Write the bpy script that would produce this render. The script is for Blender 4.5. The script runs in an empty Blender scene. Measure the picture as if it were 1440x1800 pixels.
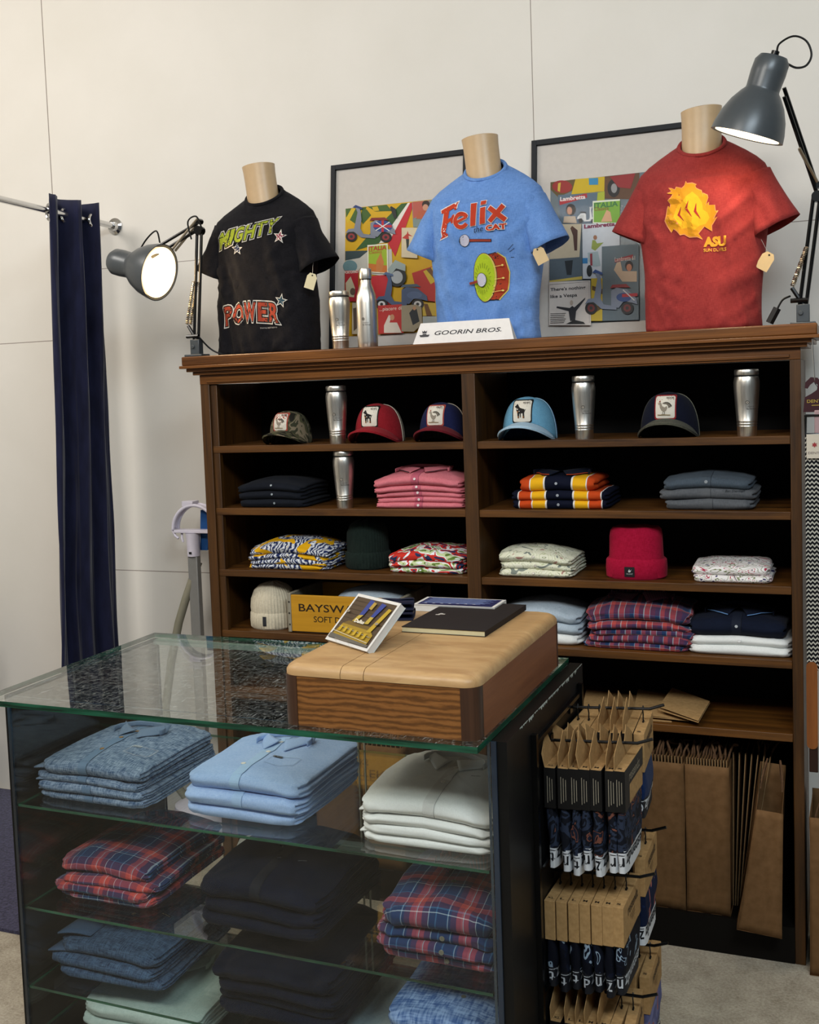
import bpy, math, random
from math import sin, cos, pi, radians as R
from mathutils import Vector, Matrix, noise
from mathutils.bvhtree import BVHTree
from mathutils.geometry import tessellate_polygon

SC = bpy.context.scene
COL = SC.collection
random.seed(7)

# ------------------------------------------------------------------ camera
YAW, PITCH, ROLL = .4143, .0783, -.0400
cf = Vector((-sin(YAW)*cos(PITCH), cos(YAW)*cos(PITCH), -sin(PITCH)))
cr = Vector((cos(YAW), sin(YAW), 0)); cu = cr.cross(cf)
r2 = cr*cos(ROLL)+cu*sin(ROLL); u2 = -cr*sin(ROLL)+cu*cos(ROLL)
cam = bpy.data.cameras.new('camera'); camo = bpy.data.objects.new('camera', cam); COL.objects.link(camo)
M = Matrix((r2, u2, -cf)).transposed().to_4x4(); M.translation = Vector((.1186, -3.5775, 1.7751))
camo.matrix_world = M
cam.sensor_fit = 'HORIZONTAL'; cam.sensor_width = 36; cam.lens = 2036.4/1440*36
cam.shift_x = (720-596.6)/1440; cam.shift_y = -(900-839.1)/1440
cam.clip_start = .05
SC.camera = camo

# ------------------------------------------------------------------ light
SC.view_settings.view_transform = 'Standard'; SC.view_settings.look = 'None'
SC.view_settings.gamma = 1; SC.view_settings.exposure = -.05; SC.view_settings.use_curve_mapping = False
SC.cycles.transparent_max_bounces = 32
SC.cycles.max_bounces = 8
W = bpy.data.worlds.new('room_ambient'); SC.world = W; W.use_nodes = True
W.node_tree.nodes['Background'].inputs[0].default_value = (.80, .90, 1, 1)
W.node_tree.nodes['Background'].inputs[1].default_value = .10
def area(name, loc, tgt, sx, sy, power, col):
    l = bpy.data.lights.new(name, 'AREA'); l.shape = 'RECTANGLE'; l.size = sx; l.size_y = sy
    l.energy = power; l.color = col
    o = bpy.data.objects.new(name, l); COL.objects.link(o); o.location = loc
    o.rotation_euler = (Vector(tgt)-Vector(loc)).to_track_quat('-Z', 'Y').to_euler()
    return o
area('ceiling_light_panel', (.9, -3.3, 3.85), (-.2, -.6, .9), 1.6, 1.0, 118, (.82, .93, 1))
area('ceiling_light_panel', (-1.6, -3.6, 3.85), (-1.3, -.6, .9), 1.6, 1.0, 114, (1, .94, .86))
area('ceiling_light_panel', (-3.6, -1.6, 3.85), (-2.6, 0, 1), 1.2, .8, 56, (1, .93, .85))

# ------------------------------------------------------------------ materials
def lin(h):
    h = h.lstrip('#'); c = [int(h[i:i+2], 16)/255 for i in (0, 2, 4)]
    return tuple([x/12.92 if x <= .04045 else ((x+.055)/1.055)**2.4 for x in c]+[1])
class NT:
    def __init__(s, name):
        s.m = bpy.data.materials.new(name); s.m.use_nodes = True; s.t = s.m.node_tree
        s.b = s.t.nodes['Principled BSDF']; s.out = s.t.nodes['Material Output']
        s.tc = None
    def n(s, typ, ins=None, **pr):
        k = s.t.nodes.new('ShaderNode'+typ)
        for a, v in pr.items(): setattr(k, a, v)
        for a, v in (ins or {}).items(): s.set(k.inputs[a], v)
        return k
    def set(s, sock, v):
        if isinstance(v, bpy.types.NodeSocket): s.t.links.new(v, sock)
        elif isinstance(v, str): sock.default_value = lin(v)
        else: sock.default_value = v
    def co(s, kind='Object'):
        if not s.tc: s.tc = s.n('TexCoord')
        return s.tc.outputs[kind]
    def map(s, kind='Object', sc=(1, 1, 1), rot=(0, 0, 0), loc=(0, 0, 0)):
        return s.n('Mapping', {'Vector': s.co(kind), 'Scale': sc, 'Rotation': rot, 'Location': loc}).outputs[0]
    def noise(s, vec, scale=5, detail=3, rough=.5, dist=0):
        return s.n('TexNoise', {'Vector': vec, 'Scale': scale, 'Detail': detail, 'Roughness': rough, 'Distortion': dist}).outputs[0]
    def ramp(s, fac, stops, interp='LINEAR'):
        k = s.n('ValToRGB', {'Fac': fac}); r = k.color_ramp; r.interpolation = interp
        while len(r.elements) < len(stops): r.elements.new(1)
        for e, (p, c) in zip(r.elements, stops): e.position = p
        for e, (p, c) in zip(r.elements, stops): e.color = lin(c) if isinstance(c, str) else c
        return k.outputs[0]
    def mix(s, f, a, b, mode='MIX'):
        k = s.n('Mix', data_type='RGBA', blend_type=mode)
        s.set(k.inputs[0], f); s.set(k.inputs[6], a); s.set(k.inputs[7], b); return k.outputs[2]
    def math(s, op, a, b=0.0):
        k = s.n('Math', operation=op); s.set(k.inputs[0], a); s.set(k.inputs[1], b); return k.outputs[0]
    def bump(s, h, strength=.2, dist=.002):
        s.set(s.b.inputs['Normal'], s.n('Bump', {'Height': h, 'Strength': strength, 'Distance': dist}).outputs[0])
    def fin(s, col=None, rough=None, metal=None, spec=None, sheen=None):
        if col is not None: s.set(s.b.inputs['Base Color'], col)
        if rough is not None: s.set(s.b.inputs['Roughness'], rough)
        if metal is not None: s.set(s.b.inputs['Metallic'], metal)
        if spec is not None: s.set(s.b.inputs['Specular IOR Level'], spec)
        if sheen is not None: s.set(s.b.inputs['Sheen Weight'], sheen)
        return s.m
_pm = {}
def paint(c, rough=.6, metal=0, spec=.3):
    k = (c, rough, metal, spec)
    if k not in _pm:
        m = NT('paint_'+c.strip('#')); v = m.noise(m.map(), 60, 2)
        m.fin(m.mix(m.math('MULTIPLY', v, .12), c, '#000000'), rough, metal, spec); _pm[k] = m.m
    return _pm[k]
def wood(name, c0, c1, axis=0, sc=1, rough=.45, ring=.5):
    m = NT(name); s = [22*sc]*3; s[axis] = 1.6*sc
    v = m.map(sc=tuple(s)); a = m.noise(v, 1.0, 6, .65, .6)
    s2 = [150*sc]*3; s2[axis] = 3*sc
    b = m.noise(m.map(sc=tuple(s2)), 1.0, 3, .6)
    f = m.math('ADD', m.math('MULTIPLY', a, 1-ring*.5), m.math('MULTIPLY', b, ring*.5))
    c = m.ramp(f, [(.32, c0), (.66, c1)])
    m.bump(b, .15, .001); return m.fin(c, rough, 0, .4)
def cloth(name, c, c2=None, weave=900, rough=.85, mot=6, lo=.35, hi=.65):
    m = NT(name); c2 = c2 or c
    a = m.noise(m.map('UV', (weave*.15, weave, 1)), 1, 1); b = m.noise(m.map('UV', (weave, weave*.15, 1)), 1, 1)
    f = m.math('MULTIPLY', m.math('ADD', a, b), .5)
    g = m.noise(m.map('UV', (mot, mot, 1)), 3, 3)
    f = m.math('ADD', m.math('MULTIPLY', f, .75), m.math('MULTIPLY', g, .25))
    m.bump(f, .25, .001)
    return m.fin(m.ramp(f, [(lo, c), (hi, c2)]), rough, 0, .1, .03)
def plaid(name, px, py, sx, sy, rough=.85):
    # px, py: (position, colour) stops repeated every 1/sx, 1/sy metres
    m = NT(name); u = m.n('SeparateXYZ', {0: m.co('UV')})
    fx = m.math('FRACT', m.math('MULTIPLY', u.outputs[0], sx)); fy = m.math('FRACT', m.math('MULTIPLY', u.outputs[1], sy))
    cx = m.ramp(fx, px, 'CONSTANT'); cy = m.ramp(fy, py, 'CONSTANT')
    w = m.noise(m.map('UV', (700, 700, 1)), 1, 1); m.bump(w, .2, .001)
    return m.fin(m.mix(.5, cx, cy), rough, 0, .1, .1)
def blobs(name, stops, scale=14, dist=2.5, detail=1, kind='UV', rough=.8, extra=None):
    m = NT(name); f = m.noise(m.n('NewGeometry').outputs['Position'] if kind == 'Object' else m.map(kind), scale, detail, .5, dist)
    c = m.ramp(f, stops, 'CONSTANT')
    if extra:
        e = m.noise(m.map(kind, loc=(3.1, 1.7, .4)), extra[0], 1, .5, extra[1])
        k = m.ramp(e, [(0, (0, 0, 0, 1)), (extra[2], (1, 1, 1, 1))], 'CONSTANT')
        c = m.mix(k, c, extra[3])
    return m.fin(c, rough, 0, .15)
def swirl(name, a, b, y, sc=40):
    m = NT(name)
    w = m.n('TexWave', {'Vector': m.map('UV'), 'Scale': sc, 'Distortion': 16, 'Detail': 2, 'Detail Scale': .9}).outputs[1]
    c = m.ramp(w, [(0, b), (.42, a), (.62, b), (.8, a)], 'CONSTANT')
    e = m.noise(m.map('UV', (1, 1, 1), loc=(.3, .2, 0)), 9, 1, .5, 1)
    k = m.ramp(e, [(0, (0, 0, 0, 1)), (.56, (1, 1, 1, 1))], 'CONSTANT')
    yy = m.ramp(m.noise(m.map('UV'), 60, 2), [(0, y), (.7, y), (.8, '#e2c75a')])
    return m.fin(m.mix(k, c, yy), .8, 0, .15)
def glass_mat(name, tint, rough=0.0, scratch=0, refl=1.0):
    m = NT(name); m.t.nodes.remove(m.b)
    geo = m.n('NewGeometry'); bf = geo.outputs['Backfacing']
    ior = m.math('ADD', m.math('MULTIPLY', bf, 1/1.5-1.5), 1.5)
    fr = m.math('MULTIPLY', m.n('Fresnel', {'IOR': ior}).outputs[0], refl)
    tb = m.n('BsdfTransparent', {'Color': tint}); gl = m.n('BsdfGlossy', {'Color': (1, 1, 1, 1), 'Roughness': rough})
    k = m.n('MixShader', {0: fr}); m.t.links.new(tb.outputs[0], k.inputs[1]); m.t.links.new(gl.outputs[0], k.inputs[2])
    last = k
    if scratch:
        s1 = m.noise(m.map(sc=(30, 400, 30), rot=(0, 0, .7)), 1, 2, .6, 1.5)
        s2 = m.noise(m.map(sc=(300, 30, 30), rot=(0, 0, .3)), 1, 2, .6, 1.5)
        sc = m.math('MAXIMUM', m.ramp(s1, [(.61, (0, 0, 0, 1)), (.68, (1, 1, 1, 1))]), m.ramp(s2, [(.61, (0, 0, 0, 1)), (.68, (1, 1, 1, 1))]))
        d = m.n('BsdfDiffuse', {'Color': '#dfe6e4'}); k2 = m.n('MixShader', {0: m.math('MULTIPLY', sc, scratch)})
        m.t.links.new(k.outputs[0], k2.inputs[1]); m.t.links.new(d.outputs[0], k2.inputs[2]); last = k2
    m.t.links.new(last.outputs[0], m.out.inputs[0]); return m.m

OAKX = wood('dark_oak_along', '#241204', '#6a4216', 0); OAKZ = wood('dark_oak_upright', '#1e1004', '#573612', 2)
OAKT = wood('oak_cornice', '#40240d', '#804f22', 0, rough=.35)
BLACKBACK = paint('#0b0a0a', .7, 0, .15)
GLASSF = glass_mat('low_iron_front_glass', (.975, .985, .98, 1), 0, 0, .45); PGLASS = glass_mat('anti_reflective_glazing', (.985, .985, .985, 1), .05, 0, .05); GLASS = glass_mat('clear_glass', (.965, .985, .975, 1)); GLASST = glass_mat('scratched_glass', (.955, .985, .97, 1), scratch=.26)
_e = NT('green_glass_edge'); GEDGE = _e.fin(_e.ramp(_e.noise(_e.map(sc=(6, 6, 90)), 1, 2), [(.35, '#08261c'), (.7, '#1d5c44')]), .15, 0, .5)
_e = NT('navy_glass_edge'); NEDGE = _e.fin(_e.ramp(_e.noise(_e.map(sc=(9, 9, 2)), 1, 2), [(.35, '#0b1a26'), (.7, '#27445a')]), .12, 0, .8)
BLK = paint('#08090a', .45, 0, .25); BLKM = paint('#08090a', .25, .3, .5)
_s = NT('brushed_steel'); _v = _s.noise(_s.map(sc=(300, 300, 6)), 1, 2); STEEL = _s.fin(_s.ramp(_v, [(.3, '#c4bfb6'), (.7, '#e6e2da')]), .33, 1)
CHROME = paint('#d8d8d8', .12, 1); SPRING = paint('#b5aa98', .3, 1)
SKIN = paint('#bda17c', .38, 0, .5)
LAMPG = paint('#4b5054', .35, .2, .5)

# ------------------------------------------------------------------ mesh kit
def PR(o, label=None, cat=None, group=None, kind=None):
    if label: o['label'] = label
    if cat: o['category'] = cat
    if group: o['group'] = group
    if kind: o['kind'] = kind
    return o
def thing(name, label, cat, loc=(0, 0, 0), rz=0, group=None):
    o = bpy.data.objects.new(name, None); COL.objects.link(o); o.empty_display_size = .03
    o.location = loc; o.rotation_euler = (0, 0, rz); return PR(o, label, cat, group)
class MB:
    def __init__(s): s.v = []; s.f = []; s.m = []; s.uv = []; s.has = False
    def add(s, vs, fs, mi=0, uv=None):
        b = len(s.v); s.v += [Vector(p) for p in vs]; s.f += [tuple(i+b for i in f) for f in fs]
        s.m += [mi]*len(fs)
        if uv: s.has = True; s.uv += list(uv)
        else: s.uv += [(p[0], p[1]+p[2]) for p in vs]
        return s
    def box(s, c, d, rot=None, mi=0):
        x, y, z = d[0]/2, d[1]/2, d[2]/2; vs = [Vector((a*x, b*y, e*z)) for a in (-1, 1) for b in (-1, 1) for e in (-1, 1)]
        if rot is not None:
            m = rot if isinstance(rot, Matrix) else Matrix.Rotation(rot, 3, 'Z'); vs = [m @ v for v in vs]
        return s.add([v+Vector(c) for v in vs], [(0, 1, 3, 2), (4, 6, 7, 5), (0, 4, 5, 1), (2, 3, 7, 6), (0, 2, 6, 4), (1, 5, 7, 3)], mi)
    def bb(s, a, b, mi=0):
        return s.box([(p+q)/2 for p, q in zip(a, b)], [abs(q-p) for p, q in zip(a, b)], mi=mi)
    def tube(s, pts, r, n=8, cap=True, mi=0):
        pts = [Vector(p) for p in pts]; rr = r if isinstance(r, (list, tuple)) else [r]*len(pts)
        vs = []; up = None
        for i, p in enumerate(pts):
            t = (pts[min(i+1, len(pts)-1)]-pts[max(i-1, 0)]).normalized()
            if up is None: up = t.orthogonal().normalized()
            up = (up-t*up.dot(t)).normalized(); w = t.cross(up)
            vs += [p+(up*cos(2*pi*k/n)+w*sin(2*pi*k/n))*rr[i] for k in range(n)]
        fs = [(i*n+k, i*n+(k+1) % n, (i+1)*n+(k+1) % n, (i+1)*n+k) for i in range(len(pts)-1) for k in range(n)]
        if cap: fs += [tuple(range(n))[::-1], tuple((len(pts)-1)*n+k for k in range(n))]
        return s.add(vs, fs, mi)
    def lathe(s, prof, n=32, c=(0, 0, 0), mat=None, mi=0, sx=1, sy=1):
        mat = mat or Matrix.Identity(3); vs = []; uv = []
        for (r, z) in prof:
            for k in range(n):
                a = 2*pi*k/n; vs.append(mat @ Vector((r*cos(a)*sx, r*sin(a)*sy, z))+Vector(c)); uv.append((a*.1, z))
        fs = [(i*n+k, i*n+(k+1) % n, (i+1)*n+(k+1) % n, (i+1)*n+k) for i in range(len(prof)-1) for k in range(n)]
        return s.add(vs, fs, mi, uv)
    def prism(s, poly, h, mat=None, mi=0):
        # 2D polygon (x,y) thickened by h along z, then mat (4x4)
        mat = mat or Matrix.Identity(4); n = len(poly)
        vs = [mat @ Vector((x, y, 0)) for x, y in poly]+[mat @ Vector((x, y, h)) for x, y in poly]
        return s.add(vs, [tuple(range(n))[::-1], tuple(range(n, 2*n))]+[(i, (i+1) % n, n+(i+1) % n, n+i) for i in range(n)], mi)
    def grid(s, f, nu, nv, mi=0, uvf=None, wrap=False):
        vs = []; uv = []
        for j in range(nv+1):
            for i in range(nu+(0 if wrap else 1)):
                vs.append(f(i/nu, j/nv)); uv.append(uvf(i/nu, j/nv) if uvf else (i/nu, j/nv))
        w = nu if wrap else nu+1
        fs = [(j*w+i, j*w+(i+1) % w, (j+1)*w+(i+1) % w, (j+1)*w+i) for j in range(nv) for i in range(nu)]
        return s.add(vs, fs, mi, uv)
    def build(s, name, mats, parent=None, smooth=True, bevel=0, solid=0, sub=0, angle=40):
        me = bpy.data.meshes.new(name); me.from_pydata([tuple(v) for v in s.v], [], s.f); me.update()
        if not isinstance(mats, (list, tuple)): mats = [mats]
        for m in mats: me.materials.append(m)
        me.polygons.foreach_set('material_index', s.m)
        l = me.uv_layers.new(name='UVMap')
        for lp in me.loops: l.data[lp.index].uv = s.uv[lp.vertex_index]
        o = bpy.data.objects.new(name, me); COL.objects.link(o)
        if parent: o.parent = parent
        if smooth:
            me.polygons.foreach_set('use_smooth', [True]*len(me.polygons))
            try: me.set_sharp_from_angle(angle=R(angle))
            except Exception: pass
        if solid:
            k = o.modifiers.new('s', 'SOLIDIFY'); k.thickness = solid; k.offset = -1
        if bevel:
            k = o.modifiers.new('b', 'BEVEL'); k.width = bevel; k.segments = 2; k.limit_method = 'ANGLE'
        if sub:
            k = o.modifiers.new('u', 'SUBSURF'); k.levels = k.render_levels = sub
        return o
    def bvh(s): return BVHTree.FromPolygons([tuple(v) for v in s.v], s.f)
def copy_tree(o, parent=None):
    c = o.copy(); COL.objects.link(c); c.parent = parent
    for ch in list(o.children): copy_tree(ch, c)
    return c

# flat shapes and lettering: lists of triangles (2D) with a paint, mapped onto real surfaces
_tc = {}
def text2d(txt, bold=.0, shear=0):
    k = (txt, bold, shear)
    if k in _tc: return _tc[k]
    cu_ = bpy.data.curves.new('t', 'FONT'); cu_.body = txt; cu_.offset = bold; cu_.shear = shear; cu_.resolution_u = 3
    o = bpy.data.objects.new('t', cu_); COL.objects.link(o)
    dg = bpy.context.evaluated_depsgraph_get(); dg.update(); me = o.evaluated_get(dg).to_mesh()
    vs = [(v.co.x, v.co.y) for v in me.vertices]; fs = [tuple(p.vertices) for p in me.polygons]
    o.evaluated_get(dg).to_mesh_clear(); bpy.data.objects.remove(o); bpy.data.curves.remove(cu_)
    tris = []
    for f in fs:
        for i in range(1, len(f)-1): tris.append((vs[f[0]], vs[f[i]], vs[f[i+1]]))
    xs = [p[0] for p in vs] or [0, 1]; ys = [p[1] for p in vs] or [0, 1]
    _tc[k] = (tris, min(xs), max(xs), min(ys), max(ys)); return _tc[k]
def tri_text(txt, x, y, w, h, bold=.02, shear=0, rot=0, col=None, warp=None, grow=0):
    """lettering filling the box (x,y,w,h); returns (tris, colour)"""
    t, x0, x1, y0, y1 = text2d(txt, bold+grow, shear)
    if grow: _, x0, x1, y0, y1 = text2d(txt, bold, shear)
    def f(p):
        a = (p[0]-x0)/(x1-x0)*w; b = (p[1]-y0)/(y1-y0)*h
        a2 = a*cos(rot)-b*sin(rot); b2 = a*sin(rot)+b*cos(rot)
        return (x+a2, y+b2)
    out = [[f(p) for p in q] for q in t]
    if warp: out = [[warp(p) for p in q] for q in out]
    return (out, col)
def tri_poly(pts, col):
    v = [Vector((p[0], p[1], 0)) for p in pts]
    return ([[pts[i] for i in t] for t in tessellate_polygon([v])], col)
def rect(x0, y0, x1, y1): return [(x0, y0), (x1, y0), (x1, y1), (x0, y1)]
def ell(cx, cy, rx, ry, n=24, a0=0, a1=2*pi): return [(cx+rx*cos(a0+(a1-a0)*i/n), cy+ry*sin(a0+(a1-a0)*i/n)) for i in range(n)]
def star(cx, cy, r, rot=0, n=5, k=.42): return [(cx+(r if i % 2 == 0 else r*k)*sin(rot+pi*i/n), cy+(r if i % 2 == 0 else r*k)*cos(rot+pi*i/n)) for i in range(2*n)]
def stroke(pts, w):
    L = []; Rr = []
    for i, p in enumerate(pts):
        a = pts[max(i-1, 0)]; b = pts[min(i+1, len(pts)-1)]; dx, dy = b[0]-a[0], b[1]-a[1]; l = math.hypot(dx, dy) or 1
        ww = w[i] if isinstance(w, (list, tuple)) else w
        L.append((p[0]-dy/l*ww/2, p[1]+dx/l*ww/2)); Rr.append((p[0]+dy/l*ww/2, p[1]-dx/l*ww/2))
    return L+Rr[::-1]
def dice(tris, mx):
    out = []; st = list(tris)
    while st:
        t = st.pop(); e = [math.dist(t[i], t[(i+1) % 3]) for i in range(3)]; k = e.index(max(e))
        if e[k] > mx:
            a, b, c = t[k], t[(k+1) % 3], t[(k+2) % 3]; m = ((a[0]+b[0])/2, (a[1]+b[1])/2)
            st += [[a, m, c], [m, b, c]]
        else: out.append(t)
    return out
def decal(name, shapes, mapper, parent, mx=0, rough=.6, step=.00025, label=None, off=.0006, metal=0):
    """mapper(u,v)->(point, normal); each later shape lies a hair further out"""
    b = MB(); cols = []
    for i, (tris, col) in enumerate(shapes):
        if col not in cols: cols.append(col)
        if mx: tris = dice(tris, mx)
        vs = []; fs = []; idx = {}
        for t in tris:
            f = []
            for p in t:
                k = (round(p[0], 6), round(p[1], 6))
                if k not in idx:
                    r = mapper(*p)
                    idx[k] = len(vs) if r else None
                    if r: vs.append(r[0]+r[1]*(off+i*step))
                f.append(idx[k])
            if None not in f and len(set(f)) == 3: fs.append(f)
        if fs: b.add(vs, fs, cols.index(col))
    if not b.f: return None
    o = b.build(name, [c if not isinstance(c, str) else paint(c, rough, metal) for c in cols], parent, smooth=False)
    if label: o['label'] = label
    return o
def plane_map(o, ux, vx):
    o, ux, vx = Vector(o), Vector(ux), Vector(vx); n = ux.cross(vx).normalized()
    return lambda u, v: (o+ux*u+vx*v, n)
def ray_map(bvh, o, ux, vx, dist=1):
    o, ux, vx = Vector(o), Vector(ux), Vector(vx); n = ux.cross(vx).normalized()
    def f(u, v):
        p = o+ux*u+vx*v+n*dist; h = bvh.ray_cast(p, -n)
        if h[0] is None: return None
        return (h[0], h[1] if h[1].dot(n) > 0 else -h[1])
    return f

# ================================================================== SETTING
def struct(name, b, m, **k): return PR(b.build(name, m, **k), kind='structure')
WY = .53
mw = NT('painted_wall_panels')
co = mw.n('SeparateXYZ', {0: mw.co()}); X_, Z_ = co.outputs[0], co.outputs[2]
def seam(c, at, w, lo=None, hi=None, ax=None):
    d = mw.math('LESS_THAN', mw.math('ABSOLUTE', mw.math('SUBTRACT', c, at)), w)
    if lo is not None: d = mw.math('MULTIPLY', d, mw.math('GREATER_THAN', ax, lo))
    if hi is not None: d = mw.math('MULTIPLY', d, mw.math('LESS_THAN', ax, hi))
    return d
sm = seam(X_, -2.965, .0022)
for a in (seam(X_, -.886, .0014, 2.0, None, Z_), seam(Z_, 2.02, .0016, None, -2.965, X_), seam(Z_, 2.305, .0012, -2.965, -1.2, X_), seam(Z_, 2.25, .0014, -.886, None, X_), seam(Z_, 1.031, .0016, -2.965, None, X_)):
    sm = mw.math('MAXIMUM', sm, a)
nz = mw.noise(mw.map(), 3, 4)
wc = mw.mix(sm, mw.ramp(nz, [(.3, '#d9d5cd'), (.7, '#dedad3')]), '#8a8078')
mw.bump(mw.math('ADD', mw.noise(mw.map(), 160, 3), mw.math('MULTIPLY', mw.noise(mw.map(), 25, 2), .8)), .1, .001); mw.fin(wc, .62, 0, .25)
struct('wall_back', MB().bb((-7, WY, 0), (5, WY+.15, 4.0)), mw.m)
struct('wall_left', MB().bb((-5.15, -6, 0), (-5, WY, 4.0)), mw.m)
mf = NT('speckled_carpet_floor')
f1 = mf.noise(mf.map(), 9, 5, .7); f2 = mf.noise(mf.map(), 130, 3, .7)
mf.bump(f2, .4, .003)
mf.fin(mf.ramp(mf.math('ADD', mf.math('MULTIPLY', f1, .5), mf.math('MULTIPLY', f2, .5)), [(.36, '#8b8272'), (.64, '#bdb5a5')]), .9, 0, .1)
struct('floor', MB().bb((-7, -6, -.1), (5, WY+.1, 0)), mf.m)
struct('ceiling', MB().bb((-7, -6, 4.0), (5, WY+.15, 4.1)), paint('#d8d4cc', .8))

# ================================================================== BOOKCASE
BW = 1.979; TOPZ = 1.9; SH = [1.581, 1.360, 1.140, .920, .700]; ST = .024; BD = .40; BF = .112
bk = thing('bookcase', 'wide dark oak open bookcase with moulded top standing against the white wall', 'bookcase', (-BW/2, 0, 0))
def bkb(): return MB()
def at_bk(b):  # world coords -> the bookcase's own frame
    for v in b.v: v.x += BW/2
    return b
b = MB().bb((-BW-.045, -.045, 1.868), (.045, BD+.02, TOPZ)); at_bk(b).build('cornice', OAKT, bk, bevel=.004)
b = MB()
for (o_, z0, z1) in ((.052, 1.858, 1.868), (.034, 1.846, 1.858), (.018, 1.834, 1.846)):
    b.bb((-BW-o_, -o_, z0), (o_, BD, z1))
b.bb((-BW, -.002, 1.80), (0, .02, 1.834)); b.bb((-BW+.03, -.008, 1.806), (-.03, -.0005, 1.816))
at_bk(b).build('top_moulding', OAKT, bk, bevel=.002)
for x0, x1 in ((-BW, -BW+.036), (-.03, 0)):
    b = MB().bb((x0, 0, 0), (x1, BD, 1.80)); at_bk(b).build('side_panel', OAKZ, bk, bevel=.002)
for x0, x1 in ((-BW+.036, -BW+.062),):
    b = MB().bb((x0, .008, BF), (x1, .03, 1.80)); at_bk(b).build('face_stile', OAKZ, bk, bevel=.002)
b = MB().bb((-1.014, 0, BF), (-.969, BD-.01, 1.80)); at_bk(b).build('centre_divider', OAKZ, bk, bevel=.002)
b = MB().bb((-BW+.036, BD-.012, .0), (-.03, BD, 1.80)); at_bk(b).build('back_panel', BLACKBACK, bk)
for z in SH:
    for x0, x1 in ((-BW+.0365, -1.0145), (-.9685, -.0305)):
        b = MB().bb((x0, .006, z-ST), (x1, BD-.0125, z)); at_bk(b).build('shelf', OAKX, bk, bevel=.0015)
b = MB().bb((-BW+.0365, .0, .0), (-.0305, .02, BF)); b.bb((-BW+.0365, .02, BF-.02), (-.0305, BD-.0125, BF))
at_bk(b).build('plinth', paint('#0f0c09', .6, 0, .15), bk)

# ================================================================== WALL SIDE: rod, curtain, steamer
rod0, rod1 = Vector((-2.656, WY, 2.473)), Vector((-2.650, -2.2, 2.545))
rt = thing('curtain_rod', 'chrome curtain rod sticking out of the wall with a round flange', 'curtain rod', rod0)
b = MB().tube([(0, -.004, 0), rod1-rod0], .0125, 16); b.build('rod', CHROME, rt)
b = MB().lathe([(0, 0), (.034, 0), (.034, .006), (.022, .012), (.019, .03), (0, .03)], 24, mat=Matrix.Rotation(R(90), 3, 'X')); b.build('flange', CHROME, rt)
def rodz(y): return 2.473+(WY-y)*(.072/2.73)
ct = thing('curtain', 'navy velvet grommet curtain pushed back along the chrome rod', 'curtain', (-2.656, .24, .06))
mv = NT('navy_velvet'); v = mv.noise(mv.map('UV', (3, 1, 1)), 8, 3)
mv.fin(mv.ramp(v, [(.3, '#15172c'), (.7, '#20233f')]), .8, 0, .1, .3)
def cur(u, v_):
    z = 2.545*(1-v_)+.02*v_-.06; y = -.17+.335*u-.13*v_*(1-u)-.02*v_
    amp = .034*(1-.25*v_)*(1+.3*sin(4*v_+u*3))
    x = amp*sin(2*pi*2.5*u+.6)+.010*sin(2*pi*6.3*u+2*v_)*min(1, v_*3)+.016*noise.noise(Vector((u*7, v_*4, 1)))+.006*noise.noise(Vector((u*30, v_*6, 4)))
    pin = math.exp(-((v_-.03)/.05)**2); z += -.012*pin*abs(sin(2*pi*1.75*u))
    return Vector((x, y, z))
b = MB(); b.grid(cur, 120, 60, uvf=lambda u, v_: (u*.8, v_*2.5)); cp = b.build('curtain_panel', mv.m, ct, solid=.003)
for k in range(4):
    y = -.125+.075*k; zz = rodz(y+.24)-.06
    b = MB(); pts = [(0, cos(a)*.024, sin(a)*.024) for a in [i*2*pi/20 for i in range(21)]]
    if k == 0: pts = [(cos(a)*.028*.85, cos(a)*-.012-.02, sin(a)*.030) for a in [i*2*pi/20 for i in range(21)]]
    b.tube([Vector(p)+Vector((.034*sin(2*pi*2.5*((y+.17)/.335)+.6) if k else .0, y, zz-.004)) for p in pts], .006, 8, cap=False); b.build('grommet', CHROME, ct)

gs = thing('garment_steamer', 'white garment steamer head on a grey pole between curtain and bookcase', 'garment steamer', (-2.25, .35, 0))
WHP = paint('#d9d4e2', .35, 0, .5); GRP = paint('#8f8f8d', .4, .3); HOSE = paint('#8b8775', .7); BLUP = paint('#164a86', .6)
MB().box((0, 0, .565), (.044, .03, 1.13)).build('pole', GRP, gs, bevel=.004)
b = MB().lathe([(0, 1.13), (.026, 1.13), (.027, 1.2), (.030, 1.222), (0, 1.222)], 24); b.build('collar', WHP, gs)
MB().box((0, -.0275, 1.145), (.010, .004, .008)).build('button', paint('#111111'), gs)
b = MB(); arc = [Vector((.02+.098*cos(a), 0, 1.235+.098*sin(a))) for a in [R(8+172*i/22) for i in range(23)]]
for q in range(2): b.tube([p+Vector((0, -.02+.04*q, 0)) for p in arc], .007, 8)
b.grid(lambda u, v_: Vector((.02+.099*cos(R(8+172*u)), -.022+.044*v_, 1.235+.099*sin(R(8+172*u)))), 24, 2)
b.box((.01, 0, 1.229), (.17, .046, .012)); b.tube([(-.078, 0, 1.25), (-.088, -.01, 1.235), (-.075, -.01, 1.21), (-.06, -.01, 1.20)], .006)
b.box((-.005, 0, 1.338), (.05, .05, .022)); b.tube([(-.05, 0, 1.226), (-.045, -.01, 1.20), (-.04, -.01, 1.185)], .005)
b.build('hanger_head', WHP, gs, bevel=.002)
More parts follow.
